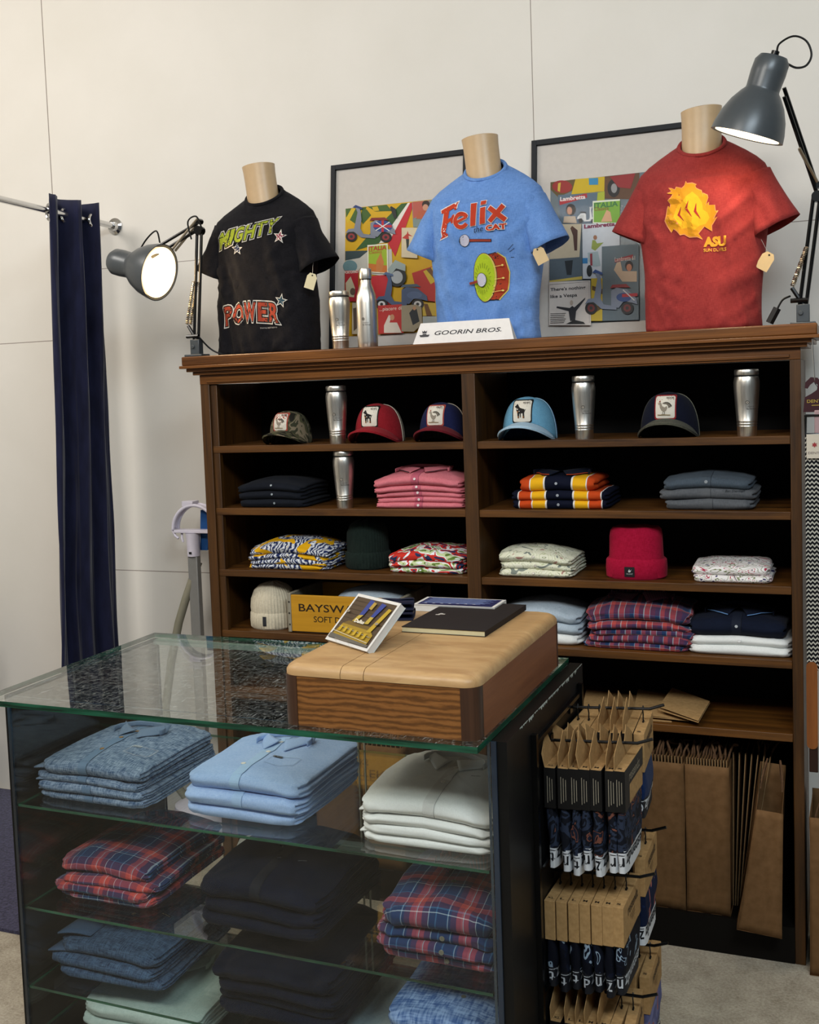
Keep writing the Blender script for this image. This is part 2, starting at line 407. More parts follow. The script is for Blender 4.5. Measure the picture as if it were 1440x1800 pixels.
b = MB().add([(.018, .02, 1.15), (.05, .02, 1.15), (.075, .02, 1.31), (.028, .02, 1.31), (.018, .05, 1.15), (.05, .05, 1.15), (.075, .05, 1.31), (.028, .05, 1.31)],
    [(0, 1, 2, 3), (7, 6, 5, 4), (0, 4, 5, 1), (1, 5, 6, 2), (2, 6, 7, 3), (3, 7, 4, 0)]); b.build('fabric_brush', BLUP, gs)
b = MB(); hp = [Vector((.0, .03, 1.1)), Vector((-.015, .0, 1.03)), Vector((-.045, -.01, .95)), Vector((-.08, -.01, .86)), Vector((-.13, 0, .7)), Vector((-.17, 0, .5)), Vector((-.15, 0, .2)), Vector((-.06, 0, .1))]
b.tube(hp, .017, 12); b.build('hose', HOSE, gs)
b = MB().lathe([(0, .004), (.11, .004), (.12, .03), (.11, .12), (.05, .16), (0, .16)], 24, sx=1.2); b.build('water_base', WHP, gs)

# floor rug and the dark furniture at the left edge
mr = NT('navy_rug'); f = mr.noise(mr.map(), 120, 3); mr.bump(f, .6, .004); mr.fin(mr.ramp(f, [(.3, '#252438'), (.7, '#4b4a66')]), .95, 0, .05, .2)
b = MB().bb((-4.6, -.62, 0.0005), (-2.30, .50, .012)); PR(b.build('rug', mr.m), 'navy shaggy rug on the floor left of the glass case', 'rug')
ch = thing('side_chair', 'black chair by the left edge, only its raked back leg showing', 'chair', (-3.62, .20, .0))
for x in (-.2, .2):
    b = MB(); b.tube([(x*.9, .20, .013), (x*1.0, .14, .30), (x, .12, .52), (x, .17, .86)], [.012, .019, .021, .016], 8); b.build('leg', BLKM, ch)
    b = MB(); b.tube([(x, -.2, .013), (x, -.18, .45)], .018, 8); b.build('leg', BLKM, ch)
MB().box((0, -.03, .465), (.44, .42, .04)).build('seat', BLKM, ch, bevel=.01)
MB().box((0, .155, .74), (.40, .02, .22)).build('backrest', BLKM, ch, bevel=.01)

# ================================================================== DESK LAMPS
def lamp(name, label, base, elbow, tip, axis, cpos, warm, power, side, plug):
    t = thing(name, label, 'lamp', base); B = Vector(base); E = Vector(elbow)-B; T = Vector(tip)-B; ax = Vector(axis).normalized(); Cc = Vector(cpos)-B
    b = MB(); b.bb((-.035, -.03, 0), (.035, .03, .008)); b.bb((-.018, -.015, .008), (.018, .015, .06)); b.tube([(-.006, -.016, .035), (-.006, -.02, .035)], .007, 12); b.build('clamp_base', LAMPG, t, bevel=.002)
    b = MB(); P0 = Vector((0, 0, .06)); n = (E-P0).normalized(); sd = Vector((side, 0, 0)); 
    for q in (-.009, .009): b.tube([P0+Vector((q, 0, 0)), E+Vector((q, 0, 0))], .0055, 8)
    b.tube([P0+Vector((-.03, 0, .05)), P0+Vector((.0, 0, .0))], .006, 8); b.tube([P0+Vector((-.034, -.008, .012)), P0+Vector((.014, -.008, .012))], .007, 8)
    b.build('lower_arm', BLKM, t)
    for q in (-1, 1):
        b = MB(); a0 = P0+Vector((-.028*side, .012*q, .055)); a1 = P0+n*(E-P0).length*.52+Vector((-.010*side, .012*q, 0))
        L = (a1-a0).length; w = (a1-a0).normalized(); o1 = w.orthogonal().normalized(); o2 = w.cross(o1)
        b.tube([a0+w*(L*i/120)+(o1*cos(i*1.2)+o2*sin(i*1.2))*.0055 for i in range(121)], .0016, 5); b.tube([a0, a1], .0035, 6); b.build('spring', SPRING, t)
    b = MB(); up = Vector((0, 0, 1)); m = (T-E)
    for q in (0, .024): b.tube([E+up*(q-.004), T+up*(q-.004)], .0055, 8)
    b.tube([E+Vector((0, -.014, -.01)), E+Vector((0, .014, -.01))], .016, 12); b.tube([E+Vector((0, -.014, .022)), E+Vector((0, .014, .022))], .010, 12)
    b.build('upper_arm', BLKM, t)
    for q in (-1, 1):
        b = MB(); a0 = E+Vector((0, .012*q, .03)); a1 = E+m*.55+Vector((0, .012*q, -.025)); b.tube([a0, a1], .0045, 6); b.build('spring', SPRING, t)
    # shade: axis points out of the opening, Cc = centre of the opening
    q = ax.to_track_quat('Z', 'Y').to_matrix() @ Matrix.Diagonal((1, 1, .84))
    prof = [(p_*1.08, q_) for p_, q_ in [(.012, -.262), (.034, -.258), (.043, -.240), (.044, -.205), (.042, -.155), (.043, -.148), (.052, -.135), (.068, -.105), (.082, -.065), (.090, -.025), (.0925, 0), (.0895, 0), (.087, -.025), (.079, -.065), (.065, -.105), (.045, -.135)]]
    b = MB().lathe(prof, 48, c=Cc, mat=q); b.build('lamp_shade', LAMPG, t)
    b = MB().lathe([(.0445, -.246), (.0462, -.244), (.0462, -.15), (.0445, -.148)], 1, c=Cc, mat=q) if False else MB()
    for k in range(14):
        a = 2*pi*k/14; d = Vector((cos(a), sin(a), 0))
        p0 = Cc+q @ (d*.0436+Vector((0, 0, -.222))); p1 = Cc+q @ (d*.0432+Vector((0, 0, -.178)))
        b.tube([p0, p1], .0022, 5)
    b.build('vent_slots', paint('#101112', .8), t)
    MB().lathe([(0, -.275), (.011, -.275), (.011, -.262), (0, -.260)], 12, c=Cc, mat=q).build('cap_nut', BLKM, t)
    me = NT(name+'_inner'); me.b.inputs['Emission Color'].default_value = lin(warm); me.b.inputs['Emission Strength'].default_value = 9; me.fin('#ffffff', .5)
    b = MB().lathe([(0, -.13), (.02, -.13), (.035, -.09), (.042, -.055), (.034, -.025), (0, -.012)], 32, c=Cc, mat=q); b.build('bulb', me.m, t)
    mi_ = NT(name+'_reflector'); mi_.fin('#fff6e6', .5); mi_.b.inputs['Emission Color'].default_value = lin(warm); mi_.b.inputs['Emission Strength'].default_value = 1.2
    b = MB().lathe([(.0885, -.002), (.086, -.025), (.078, -.065), (.064, -.105), (.044, -.134), (0, -.134)], 48, c=Cc, mat=q); b.build('reflector', mi_.m, t)
    l = bpy.data.lights.new(name+'_glow', 'SPOT'); l.energy = power; l.color = lin(warm)[:3]; l.spot_size = R(118); l.spot_blend = .6; l.shadow_soft_size = .04
    o = bpy.data.objects.new(name+'_glow', l); COL.objects.link(o); o.parent = t; o.location = Cc-ax*.005; o.rotation_euler = (-ax).to_track_quat('Z', 'Y').to_euler()
    for pth in plug:
        b = MB(); pp = [Vector(p)-B for p in pth]; sm_ = []
        for i in range(len(pp)-1):
            p0 = pp[max(i-1, 0)]; p1 = pp[i]; p2 = pp[i+1]; p3 = pp[min(i+2, len(pp)-1)]
            for k in range(6):
                s_ = k/6; sm_.append(.5*((2*p1)+(p2-p0)*s_+(2*p0-5*p1+4*p2-p3)*s_*s_+(3*p1-p0-3*p2+p3)*s_**3))
        b.tube(sm_+[pp[-1]], .003, 6); b.build('cord', paint('#0c0c0c', .5), t)
    return t
def seen(p, a, b_, c):  # axis from right/up/towards-viewer shares at p
    d = (Vector(p)-Vector((.1186, -3.5775, 1.7751))).normalized(); rr_ = d.cross(Vector((0, 0, 1))).normalized(); uu = rr_.cross(d)
    rr2 = rr_*cos(ROLL)+uu*sin(ROLL); uu2 = -rr_*sin(ROLL)+uu*cos(ROLL)
    return (rr2*a+uu2*b_-d*c).normalized()
axL = seen((-2.08, -.07, 2.19), .76, -.18, .62)
lamp('clamp_lamp', 'lit grey clamp lamp on the left end of the bookcase beside the black T-shirt', (-1.985, .0, 1.90), (-1.962, .02, 2.350), (-2.14, -.02, 2.262), axL, (-2.078, -.07, 2.196), '#ffdca8', 7, 1,
     [[(-2.235, .04, 2.285), (-2.19, .03, 2.33), (-2.14, .02, 2.355), (-2.115, .0, 2.31)], [(-1.985, .0, 2.31), (-1.99, -.01, 2.37), (-1.955, -.01, 2.385), (-1.94, .0, 2.34)], [(-1.97, -.01, 1.97), (-1.94, .02, 1.925), (-1.90, .04, 1.905), (-1.86, .12, 1.904)]])
axR = seen((-.132, -.10, 2.423), -.30, -.95, .10)
lamp('clamp_lamp', 'dark grey clamp lamp on the right end of the bookcase above the red T-shirt', (.004, .10, 1.90), (.045, .09, 2.275), (-.036, -.04, 2.535), axR, (-.132, -.10, 2.423), '#ffe6c4', 6, 1,
     [[(-.052, -.07, 2.640), (-.047, -.06, 2.670), (-.010, -.06, 2.686), (.023, -.06, 2.668), (.036, -.06, 2.630), (.023, -.06, 2.603), (-.003, -.06, 2.600), (-.027, -.06, 2.615)], [(-.03, .08, 1.985), (-.05, .07, 1.975), (-.065, .07, 1.95)]])
b = MB().tube([(0, 0, 0), (-.022, 0, -.042)], .012, 6); o = b.build('inline_switch', paint('#111111', .5)); o.location = (-.065, .07, 1.952); PR(o, 'small black inline cord switch at the foot of the right clamp lamp', 'switch')

# ================================================================== MANNEQUINS IN T-SHIRTS
def tee(cx, cy, hem, col1, col2, seed, label, nlean=0):
    t = thing('mannequin_torso', label, 'mannequin', (cx, cy, TOPZ))
    def nz_(x, y, z, s=1): return noise.noise(Vector((x*s+seed, y*s, z*s*.55)))
    lv = [(0, hem, .102, 0), (.03, hem, .104, 0), (.10, hem+.002, .102, 0), (.18, hem+.006, .100, 0), (.26, .182, .104, 0), (.33, .190, .110, 0), (.39, .194, .112, 0), (.43, .196, .108, .002),
          (.465, .192, .098, .006), (.49, .180, .088, .010), (.510, .158, .080, .014), (.525, .132, .073, .018), (.538, .105, .066, .02), (.548, .084, .062, .02), (.556, .073, .060, .02), (.564, .069, .058, .02)]
    b = MB(); vs = []; uv = []; n = 112; fine = []
    for i in range(len(lv)-1):
        m_ = max(1, int((lv[i+1][0]-lv[i][0])/.014))
        for k in range(m_): f_ = k/m_; fine.append(tuple(p_+(q_-p_)*f_ for p_, q_ in zip(lv[i], lv[i+1])))
    lv = fine+[lv[-1]]
    for z, a, d, tl in lv:
        for k in range(n):
            an = 2*pi*k/n; ex = .78 if z < .5 else .9
            x = a*math.copysign(abs(cos(an))**ex, cos(an)); y = d*math.copysign(abs(sin(an))**ex, sin(an))
            zz = z+(tl*2.2*(y/d) if tl > .005 else 0)-(.02 if tl > .015 else 0)*0
            if tl >= .006: zz -= .004
            w = (1-min(1, z/.5))
            drape = abs(nz_(x*22+z*6, 1, z*3))-.25; cre = abs(nz_(x*9-z*14*(1 if x > 0 else -1), 5, z*12))
            y += (.024*nz_(x*8, 0, z*4)*(.3+w)+.028*drape*(.2+w)-.010*(1-min(1, cre*6))*(z < .44)*(abs(x) > .05))*(1 if y < 0 else .5); x += .014*nz_(y*9, 3, z*9)*w
            vs.append(Vector((x, y, zz))); uv.append((x, zz))
    # refine along z with a smooth interpolation
    fs = [(i*n+k, i*n+(k+1) % n, (i+1)*n+(k+1) % n, (i+1)*n+k) for i in range(len(lv)-1) for k in range(n)]
    b.add(vs, fs, 0, uv)
    bv = b.bvh()
    for sgn in (-1, 1):
        def slv(u, v__, sg=sgn):
            p0 = Vector((.135*sg, .004, .445)); p1 = Vector((.206*sg, -.010, .292)); ax = (p1-p0).normalized()
            s_ = v__; c = p0.lerp(p1, s_); c.z += .018*sin(pi*s_)
            r1 = .060*(1-s_)**2+.071*s_+.012*s_*(1-s_); rv = .076*(1-s_)+.084*s_; a = 2*pi*u
            e1_ = Vector((ax.z*-sg, 0, ax.x*sg)).normalized(); wr = 1+.12*nz_(cos(a)*2.5, sg*2, s_*4+sin(a)*2)
            return c+e1_*cos(a)*r1*wr+Vector((0, sin(a)*rv*wr, 0))
        b.grid(slv, 36, 14, wrap=True, uvf=lambda u, v__: (u*.4, v__*.16))
    mt = cloth('knit_'+label.split()[0]+str(seed), col1, col2, 500, .9, 12)
    ts = b.build('t_shirt', mt, t, solid=.0025, angle=180)
    # ribbed collar
    rb = MB(); pts = []
    for k in range(49):
        an = 2*pi*k/48; pts.append(Vector((.0665*cos(an), .0565*sin(an), .563+.040*sin(an)-.004)))
    rb.tube(pts, .0065, 8, cap=False); rb.build('ribbed_collar', mt, ts)
    b = MB(); tilt = .02
    pr = [(.060, .46, 0), (.060, .51, 0), (.059, .545, 0), (.058, .575, 0), (.058, .61, 0), (.0585, .64, 0), (.060, .665, 0), (.052, .668, 0), (0, .668, 0)]
    vs = []
    for r, z, _ in pr:
        for k in range(40):
            a = 2*pi*k/40; vs.append(Vector((r*cos(a)+nlean*(z-.5), r*.86*sin(a)+.004, z+(.004*cos(a) if z > .64 else 0)*(r/.06))))
    b.add(vs, [(i*40+k, i*40+(k+1) % 40, (i+1)*40+(k+1) % 40, (i+1)*40+k) for i in range(len(pr)-1) for k in range(40)])
    b.build('neck', SKIN, t)
    return t, ts, bv
def hang_tag(ts, p, rot, col, top):
    tg = MB(); w, h = .019, .042
    poly = [(-w*.55, 0), (w*.55, 0), (w, -.012), (w, -h-.012), (-w, -h-.012), (-w, -.012)]
    m = Matrix.Translation(p) @ Matrix.Rotation(rot, 4, 'Y') @ Matrix.Rotation(R(90), 4, 'X')
    tg.prism(poly, .001, m); o = tg.build('price_tag', paint(col, .7), ts, smooth=False)
    d = m @ Vector((0, -.007, 0)); MB().tube([d+Vector((0, -.002, 0)), d+Vector((0, .002, 0))], .0028, 10).build('eyelet', paint('#2a211a'), ts)
    MB().tube([d, (d+Vector(top))/2+Vector((0, -.004, 0)), Vector(top)], .0005, 4).build('tag_string', paint('#cfc9bb'), ts)
    return o
def fz(bv):
    f = ray_map(bv, (0, 0, 0), (1, 0, 0), (0, 0, 1), .6); n = Vector((0, -1, 0))
    def g(u, v):
        h = f(u, v); return (h[0]+n*.0018, n) if h else None
    return g

t1, s1, bv1 = tee(-1.768, .15, .186, '#0e0e11', '#1d1c20', 3, 'headless mannequin torso in a black T-shirt with MIGHTY POWER lettering', -.12)
def skew(x0, x1, l0, l1, sh=0):  # trapezoid-like comic lettering warp
    return lambda p: (p[0]+sh*(p[1]), p[1])
LIME, REDP, OFFW = '#8f9c25', '#9c3a24', '#c9c6c0'
def wmig(p):
    u = (p[0]+.13)/.25; return (p[0]+.28*(p[1]-.39)*(1-.35*u), p[1]+.045*u+(p[1]-.372)*(-.16*u))
def comic(word, x0, z0, w, h, col, wf, widths, warp, shear):
    tot = sum(widths); o = [[], []]; x = x0
    for ch_, k in zip(word, widths):
        cw = w*k/tot; a_ = (ch_, x+cw*.06, z0, cw*.84, h, .03, shear)
        o[0].append(tri_text(*a_, 0, OFFW, warp, .085)); o[1] += [tri_text(*a_, 0, '#14130f', warp, .045), tri_text(*a_, 0, col, warp)]; x += cw
    return o[0]+o[1]
sh_ = comic('MIGHTY', -.140, .374, .236, .056, LIME, 0, [1.25, .5, 1.1, 1.1, 1, 1], wmig, 0)
def wpow(p):
    u = (p[0]+.14)/.24; return (p[0], p[1]+.012*sin(u*pi)-.004*u)
_n1 = len(sh_); sh_ += comic('POWER', -.140, .104, .232, .066, REDP, 0, [.95, 1.1, 1.25, .9, 1], wpow, 0); _n2 = len(sh_)
for (x, z, r, c_, ro) in ((.107, .396, .026, '#7c2f45', .2), (-.056, .366, .022, '#27324f', .1), (.098, .178, .026, '#22404f', .25)):
    sh_ += [tri_poly(star(x, z, r, ro), OFFW), tri_poly(star(x, z, r*.74, ro), c_)]
sh_.append(tri_text('TM & © ALL RIGHTS RESERVED', .016, .086, .062, .0045, 0, 0, 0, OFFW))
for i, (c0, c1) in enumerate(((0, _n1), (_n1, _n2), (_n2, _n2+2), (_n2+2, _n2+4), (_n2+4, _n2+6), (_n2+6, _n2+7))): decal('star_print' if i in (2, 3, 4) else 'lettering', sh_[c0:c1], fz(bv1), s1, .008, .8, .00012)
hang_tag(s1, (.224, -.10, .262), .35, '#c9c2a2', (.212, -.06, .32))

t2, s2, bv2 = tee(-.957, .15, .168, '#567cb8', '#6e94cf', 9, 'headless mannequin torso in a light blue T-shirt printed with a drum', -.1)
FR = '#b5371b'
def letters(spec, col, out, g):
    r = []
    for ch_, x, z, w, h, ro in spec:
        r.append(tri_text(ch_, x, z, w, h, .05, 0, ro, out, None, g)); r.append(tri_text(ch_, x, z, w, h, .05, 0, ro, col))
    return r
sh_ = []
Fp = [(-.126, .335), (-.098, .346), (-.100, .352), (-.106, .354), (-.101, .384), (-.088, .390), (-.086, .382), (-.080, .385), (-.076, .412), (-.083, .410), (-.087, .402), (-.098, .398), (-.093, .424), (-.076, .431), (-.074, .424), (-.066, .426), (-.064, .452), (-.122, .428), (-.121, .418), (-.113, .418), (-.122, .360), (-.119, .345)]
cx_, cz_ = -.096, .395
sh_.append(tri_poly([(cx_+(x-cx_)*1.10, cz_+(z-cz_)*1.07) for x, z in Fp], '#d9d5d2')); sh_.append(tri_poly(Fp, FR))
for g_, c_ in ((.0036, '#d9d5d2'), (0, FR)):
    e_ = [(-.052+.021*cos(R(a)), .389+.021*sin(R(a))) for a in range(28, 331, 12)]
    sh_.append(tri_poly(stroke(e_, .0125+g_), c_)); sh_.append(tri_poly(stroke([(-.066-g_*.2, .386), (-.036+g_*.3, .397)], .008+g_), c_)); sh_.append(tri_poly(stroke([(-.036, .397), (-.033, .404)], .009+g_), c_))
    q = g_*.5
    sh_.append(tri_poly([(-.021-q, .367-q), (-.004+q, .369-q), (.001+q, .440+q), (-.018-q, .439+q)], c_))
    sh_.append(tri_poly([(.010-q, .371-q), (.028+q, .373-q), (.031+q, .424+q), (.013-q, .422+q)], c_)); sh_.append(tri_poly([(.014-q, .431-q), (.032+q, .433-q), (.034+q, .444+q), (.016-q, .443+q)], c_))
    sh_.append(tri_poly(stroke([(.043-q, .420+q), (.093+q, .378-q)], .015+g_), c_)); sh_.append(tri_poly(stroke([(.044-q, .376-q), (.088+q, .424+q)], .015+g_), c_))
sh_.append(tri_text('the', -.008, .345, .030, .018, .0, .3, .15, '#15161c')); sh_ += letters([('CAT', .030, .347, .066, .018, .04)], FR, '#e3d9c8', .05)
decal('lettering', sh_, fz(bv2), s2, .008, .8, .0003, 'red outlined lettering'); sh_ = []
# drum with mallets (the cartoon figure itself is left out)
sh_ += [tri_poly([(.020, .275), (.060, .281), (.086, .262), (.099, .215), (.092, .160), (.066, .128), (.022, .130)], '#15161c'), tri_poly([(.022, .272), (.059, .278), (.083, .260), (.096, .215), (.089, .162), (.064, .131), (.022, .133)], '#9c3418')]
sh_ += [tri_poly(stroke([(.062, .279), (.086, .261), (.098, .215), (.091, .160), (.066, .129)], .0035), '#c9b45a')]
sh_ += [tri_poly(ell(.018, .203, .040, .078, 36), '#15161c'), tri_poly(ell(.018, .203, .0385, .0762, 36), '#c9b45a'), tri_poly(ell(.016, .203, .0355, .0745, 36), '#a3ba1e')]
for k in range(22):
    a = 2*pi*k/22+.1; sh_.append(tri_poly(stroke([(.012+.022*cos(a), .200+.034*sin(a)), (.012+.029*cos(a), .200+.050*sin(a))], .0012), '#5c6d14'))
sh_ += [tri_poly(ell(.009, .196, .0175, .0225), '#15161c'), tri_poly(ell(.009, .196, .016, .021), '#b9b8c9')]
for z in (.155, .195, .235): sh_ += [tri_poly(stroke([(.052, z), (.076, z+.003)], .0015), '#d8c66a'), tri_poly(ell(.078, z+.003, .004, .003, 10), '#d8c66a')]
sh_ += [tri_poly(stroke([(-.032, .187), (-.006, .193)], .008), '#8d3526')]
decal('drum_print', sh_, fz(bv2), s2, .008, .8, .0003, 'lime green and red drum'); sh_ = []
sh_ += [tri_poly(stroke([(-.030, .324), (.045, .318)], .009), '#15161c'), tri_poly(stroke([(-.029, .324), (.043, .318)], .007), '#8d3526'), tri_poly(ell(-.044, .325, .0175, .0195), '#15161c'), tri_poly(ell(-.044, .325, .0162, .0182), '#b9b8c9')]
decal('mallet_print', sh_, fz(bv2), s2, .008, .8, .0003); sh_ = []
for a, b_ in (((.095, .285), (.112, .302)), ((.099, .279), (.114, .290)), ((.102, .262), (.112, .262))): sh_.append(tri_poly(stroke([a, b_], .0012), '#20233a'))
for q in sh_: decal('motion_line', [q], fz(bv2), s2, .008, .8, .0003)
hang_tag(s2, (.185, -.09, .285), -.42, '#cdb48a', (.17, -.06, .33))

t3, s3, bv3 = tee(-.279, .15, .168, '#802a2a', '#953936', 15, 'headless mannequin torso in a red T-shirt with orange flame print', .0)
FL = [(284, 700), (262, 780), (300, 880), (365, 1000), (400, 940), (450, 985), (500, 1060), (560, 1050), (640, 1110), (760, 1115), (845, 1165), (780, 1060), (870, 940), (985, 1030), (985, 930), (1075, 790), (1010, 830), (1090, 680), (1050, 690), (1040, 580), (945, 570), (950, 515), (900, 570), (940, 440), (930, 390), (860, 345), (870, 420), (840, 300), (800, 280), (760, 250), (740, 200), (770, 190), (700, 150), (620, 150), (600, 110), (580, 190), (540, 230), (450, 195), (430, 240), (380, 210), (330, 200), (375, 270), (310, 300), (400, 320), (370, 380), (320, 430), (360, 500), (350, 560), (320, 520), (300, 590)]
fm_ = lambda p, s=1: (-.096+(( (p[0]-660)*s+660)-262)/828*.150, .268+(1165-((p[1]-620)*s+620))/1055*.170)
sh_ = [tri_poly([fm_(p, 1.035) for p in FL], '#e0905a'), tri_poly([fm_(p) for p in FL], '#c98a12')]
IN = [(430, 620), (400, 740), (480, 860), (520, 960), (640, 940), (720, 1000), (800, 930), (900, 900), (960, 800), (930, 700), (860, 640), (850, 520), (790, 400), (700, 300), (600, 380), (540, 480), (470, 520)]
sh_ += [tri_poly([fm_(p) for p in IN], '#d8a318')]
for k, pt in enumerate(([(520, 560), (480, 700), (560, 820)], [(640, 460), (600, 600), (690, 760)], [(760, 520), (740, 660), (820, 800)])): sh_.append(tri_poly([fm_(p) for p in stroke(pt, [6, 42, 6])], '#96231f'))
decal('flame_print', sh_, fz(bv3), s3, .008, .8, .0003, 'orange flame'); sh_ = []
sh_.append(tri_text('ASU', .012, .243, .064, .030, .06, 0, -.02, '#e0962a'))
sh_.append(tri_text('SUN DEVILS', .012, .229, .064, .010, .02, 0, -.02, '#e0a33a'))
for q in sh_: decal('lettering', [q], fz(bv3), s3, .008, .8, .0003, 'yellow college lettering')
hang_tag(s3, (.196, -.06, .215), .55, '#cdb283', (.15, -.02, .30))

# ================================================================== FRAMED POSTERS
def framed(x0, x1, label, art, zoomdef):
    zb, hgt = TOPZ, .715; Wd = x1-x0; yb, yt = .425, .515
    t = thing('framed_poster', label, 'picture', (x0, yb, zb))
    t.rotation_euler = (-math.asin((yt-yb)/hgt), 0, 0); F = .018
    b = MB(); D = .022
    b.bb((0, 0, 0), (F, D, hgt)); b.bb((Wd-F, 0, 0), (Wd, D, hgt)); b.bb((F, 0, 0), (Wd-F, D, F)); b.bb((F, 0, hgt-F), (Wd-F, D, hgt)); b.build('frame', paint('#14181e', .55, 0, .25), t, bevel=.001, smooth=False)
    MB().bb((F, .012, F), (Wd-F, .018, hgt-F)).build('mat_board', paint('#cfc8c0', .8), t)
    ax0, az0, aw, ah = zoomdef
    decal('print', art, plane_map((ax0, .012, az0), (aw, 0, 0), (0, 0, ah)), t, 0, .5, .00022, off=.0005)
    MB().bb((F, .0055, F), (Wd-F, .0075, hgt-F)).build('cover_glass', PGLASS, t)
    return t
def Q(seq, zf):  # zoomed-photo coordinates of the flat print -> its own 0..1 frame
    return [zf(*p) for p in seq]
def scooter(zf, cols, P):
    """side-on scooter; P maps unit coords (x 0..1 right, y 0..1 up) into print frame"""
    body, dark, hub, seat = cols; o = []
    f = lambda pts: [P(*p) for p in pts]
    for cx in (.12, .80):
        o += [tri_poly(f(ell(cx, .14, .115, .14)), '#1d1d1f'), tri_poly(f(ell(cx, .14, .07, .085)), hub), tri_poly(f(ell(cx, .14, .03, .04)), '#2b2b2b')]
    o.append(tri_poly(f([(.0, .22), (.06, .34), (.18, .36), (.27, .22), (.24, .20), (.17, .27), (.07, .26)]), body))
    o.append(tri_poly(f([(.17, .32), (.24, .80), (.20, .92), (.26, .96), (.30, .84), (.32, .60), (.30, .36), (.36, .22), (.60, .18), (.60, .10), (.32, .12), (.24, .20)]), body))
    o.append(tri_poly(f([(.14, .93), (.20, 1.0), (.34, .93), (.33, .88), (.22, .92)]), dark))
    o.append(tri_poly(f([(.50, .18), (.50, .52), (.60, .60), (.80, .56), (.97, .36), (.99, .22), (.88, .26), (.74, .30), (.64, .14)]), body))
    o.append(tri_poly(f([(.48, .58), (.52, .66), (.78, .68), (.86, .60), (.62, .60)]), seat))
    o.append(tri_poly(f(ell(.74, .38, .14, .10)), dark))
    return o
def zmap1(x, y):
    u = (x-183)/1165; yt = 240-.132*(x-183); yb = 1590-.05*(x-183); return (u, 1-(y-yt)/(yb-yt))
z1 = lambda s: [zmap1(*p) for p in s]
A = [tri_poly(rect(0, 0, 1, 1), '#d3a50c')]
A += [tri_poly(z1([(183, 240), (420, 215), (330, 420), (190, 330)]), '#3f5f22'), tri_poly(z1([(250, 235), (300, 230), (210, 400), (190, 340)]), '#d3b21a')]
for q in ([(300, 260), (420, 240), (470, 300), (380, 400)], [(430, 210), (640, 185), (700, 250), (520, 260)]): A.append(tri_poly(z1(q), '#3f5f22'))
for q in ([(330, 260), (370, 250), (330, 400), (300, 390)], [(480, 215), (540, 205), (560, 250), (500, 260)]): A.append(tri_poly(z1(q), '#c9a512'))
A += [tri_poly(z1([(800, 170), (870, 160), (560, 600), (300, 680), (440, 520)]), '#355c2b'), tri_poly(z1([(870, 160), (900, 158), (690, 580), (560, 600)]), '#e7e0d6'), tri_poly(z1([(895, 158), (940, 152), (740, 740), (660, 600)]), '#c1232d')]
A += [tri_poly(z1([(915, 150), (1180, 115), (1180, 430), (930, 420)]), '#7a8a86'), tri_poly(z1([(920, 150), (1100, 130), (1050, 260), (930, 330)]), '#b5594a'), tri_poly(z1(ell(1065, 175, 42, 45)), '#2a1c18'), tri_poly(z1(ell(1060, 205, 30, 35)), '#c99377'), tri_poly(z1([(990, 240), (1120, 240), (1150, 330), (960, 330)]), '#b55a3c')]
A += [tri_poly(z1([(190, 690), (450, 680), (700, 660), (720, 960), (195, 900)]), '#c8c4b8'), tri_poly(z1([(190, 690), (450, 680), (350, 760), (190, 790)]), '#36474a'), tri_poly(z1(ell(245, 850, 80, 65)), '#6f8f93'), tri_poly(z1([(350, 960), (720, 930), (700, 1250), (360, 1260)]), '#c32a33')]
def P1a(x, y): return zmap1(190+560*x, 590-390*y)
A += scooter(None, ('#7d8290', '#22386f', '#8d2f33', '#7b1f22'), P1a)
A += [tri_poly(z1(ell(605, 420, 105, 62)), '#2b4684'), tri_poly(z1([(505, 405), (705, 405), (705, 432), (505, 432)]), '#b8232f'), tri_poly(z1([(592, 358), (618, 358), (618, 482), (592, 482)]), '#b8232f'),
      tri_poly(z1(stroke([(530, 375), (680, 468)], 10)), '#dddddd'), tri_poly(z1(stroke([(680, 375), (530, 468)], 10)), '#dddddd')]
A += [tri_poly(z1(stroke([(690, 210), (720, 240), (745, 330)], [20, 50, 30])), '#202322')]
A += [tri_poly(z1([(440, 625), (662, 605), (672, 925), (448, 915)]), '#e8e4cf'), tri_poly(z1([(452, 640), (652, 620), (660, 915), (458, 905)]), '#9db52c'), tri_poly(z1([(455, 820), (658, 840), (660, 915), (458, 905)]), '#c8702c'), tri_poly(z1([(540, 800), (590, 700), (625, 810), (600, 915), (540, 905)]), '#c77b3f')]
def T(txt, z, x0, y0, x1, y1, col, bold=.03):
    a = z(x0, y1); b_ = z(x1, y1); c = z(x0, y0); return tri_text(txt, a[0], a[1], b_[0]-a[0], c[1]-a[1], bold, 0, 0, col)
A += [T('ITALIA', zmap1, 455, 640, 652, 690, '#b8362a'), T('Classics', zmap1, 460, 690, 600, 720, '#b8362a', .0)]
A += [tri_poly(z1([(195, 900), (345, 895), (350, 1225), (200, 1220)]), '#bb2b35'), T('PORTOFINO', zmap1, 192, 905, 340, 935, '#e8dccb')] 
A += [tri_poly(z1([(205, 1030), (260, 960), (310, 1080), (300, 1180), (215, 1170)]), '#d8c9a6'), tri_poly(z1(ell(285, 1120, 30, 38)), '#6e5a4a')]
A += [tri_poly(z1([(815, 435), (985, 430), (985, 760), (815, 750)]), '#cfc0a0'), tri_poly(z1([(820, 545), (870, 500), (880, 465), (890, 500), (935, 525), (890, 520), (895, 555), (862, 555)]), '#b5362b'), tri_poly(z1([(862, 555), (897, 555), (890, 690), (872, 660)]), '#27302e')]
A += [tri_poly(z1(ell(770, 960, 100, 105)), '#23282a'), tri_poly(z1(ell(770, 965, 62, 68)), '#a9aeb0'), tri_poly(z1([(670, 880), (750, 780), (860, 830), (860, 900), (760, 870), (690, 960)]), '#98a5a2')]
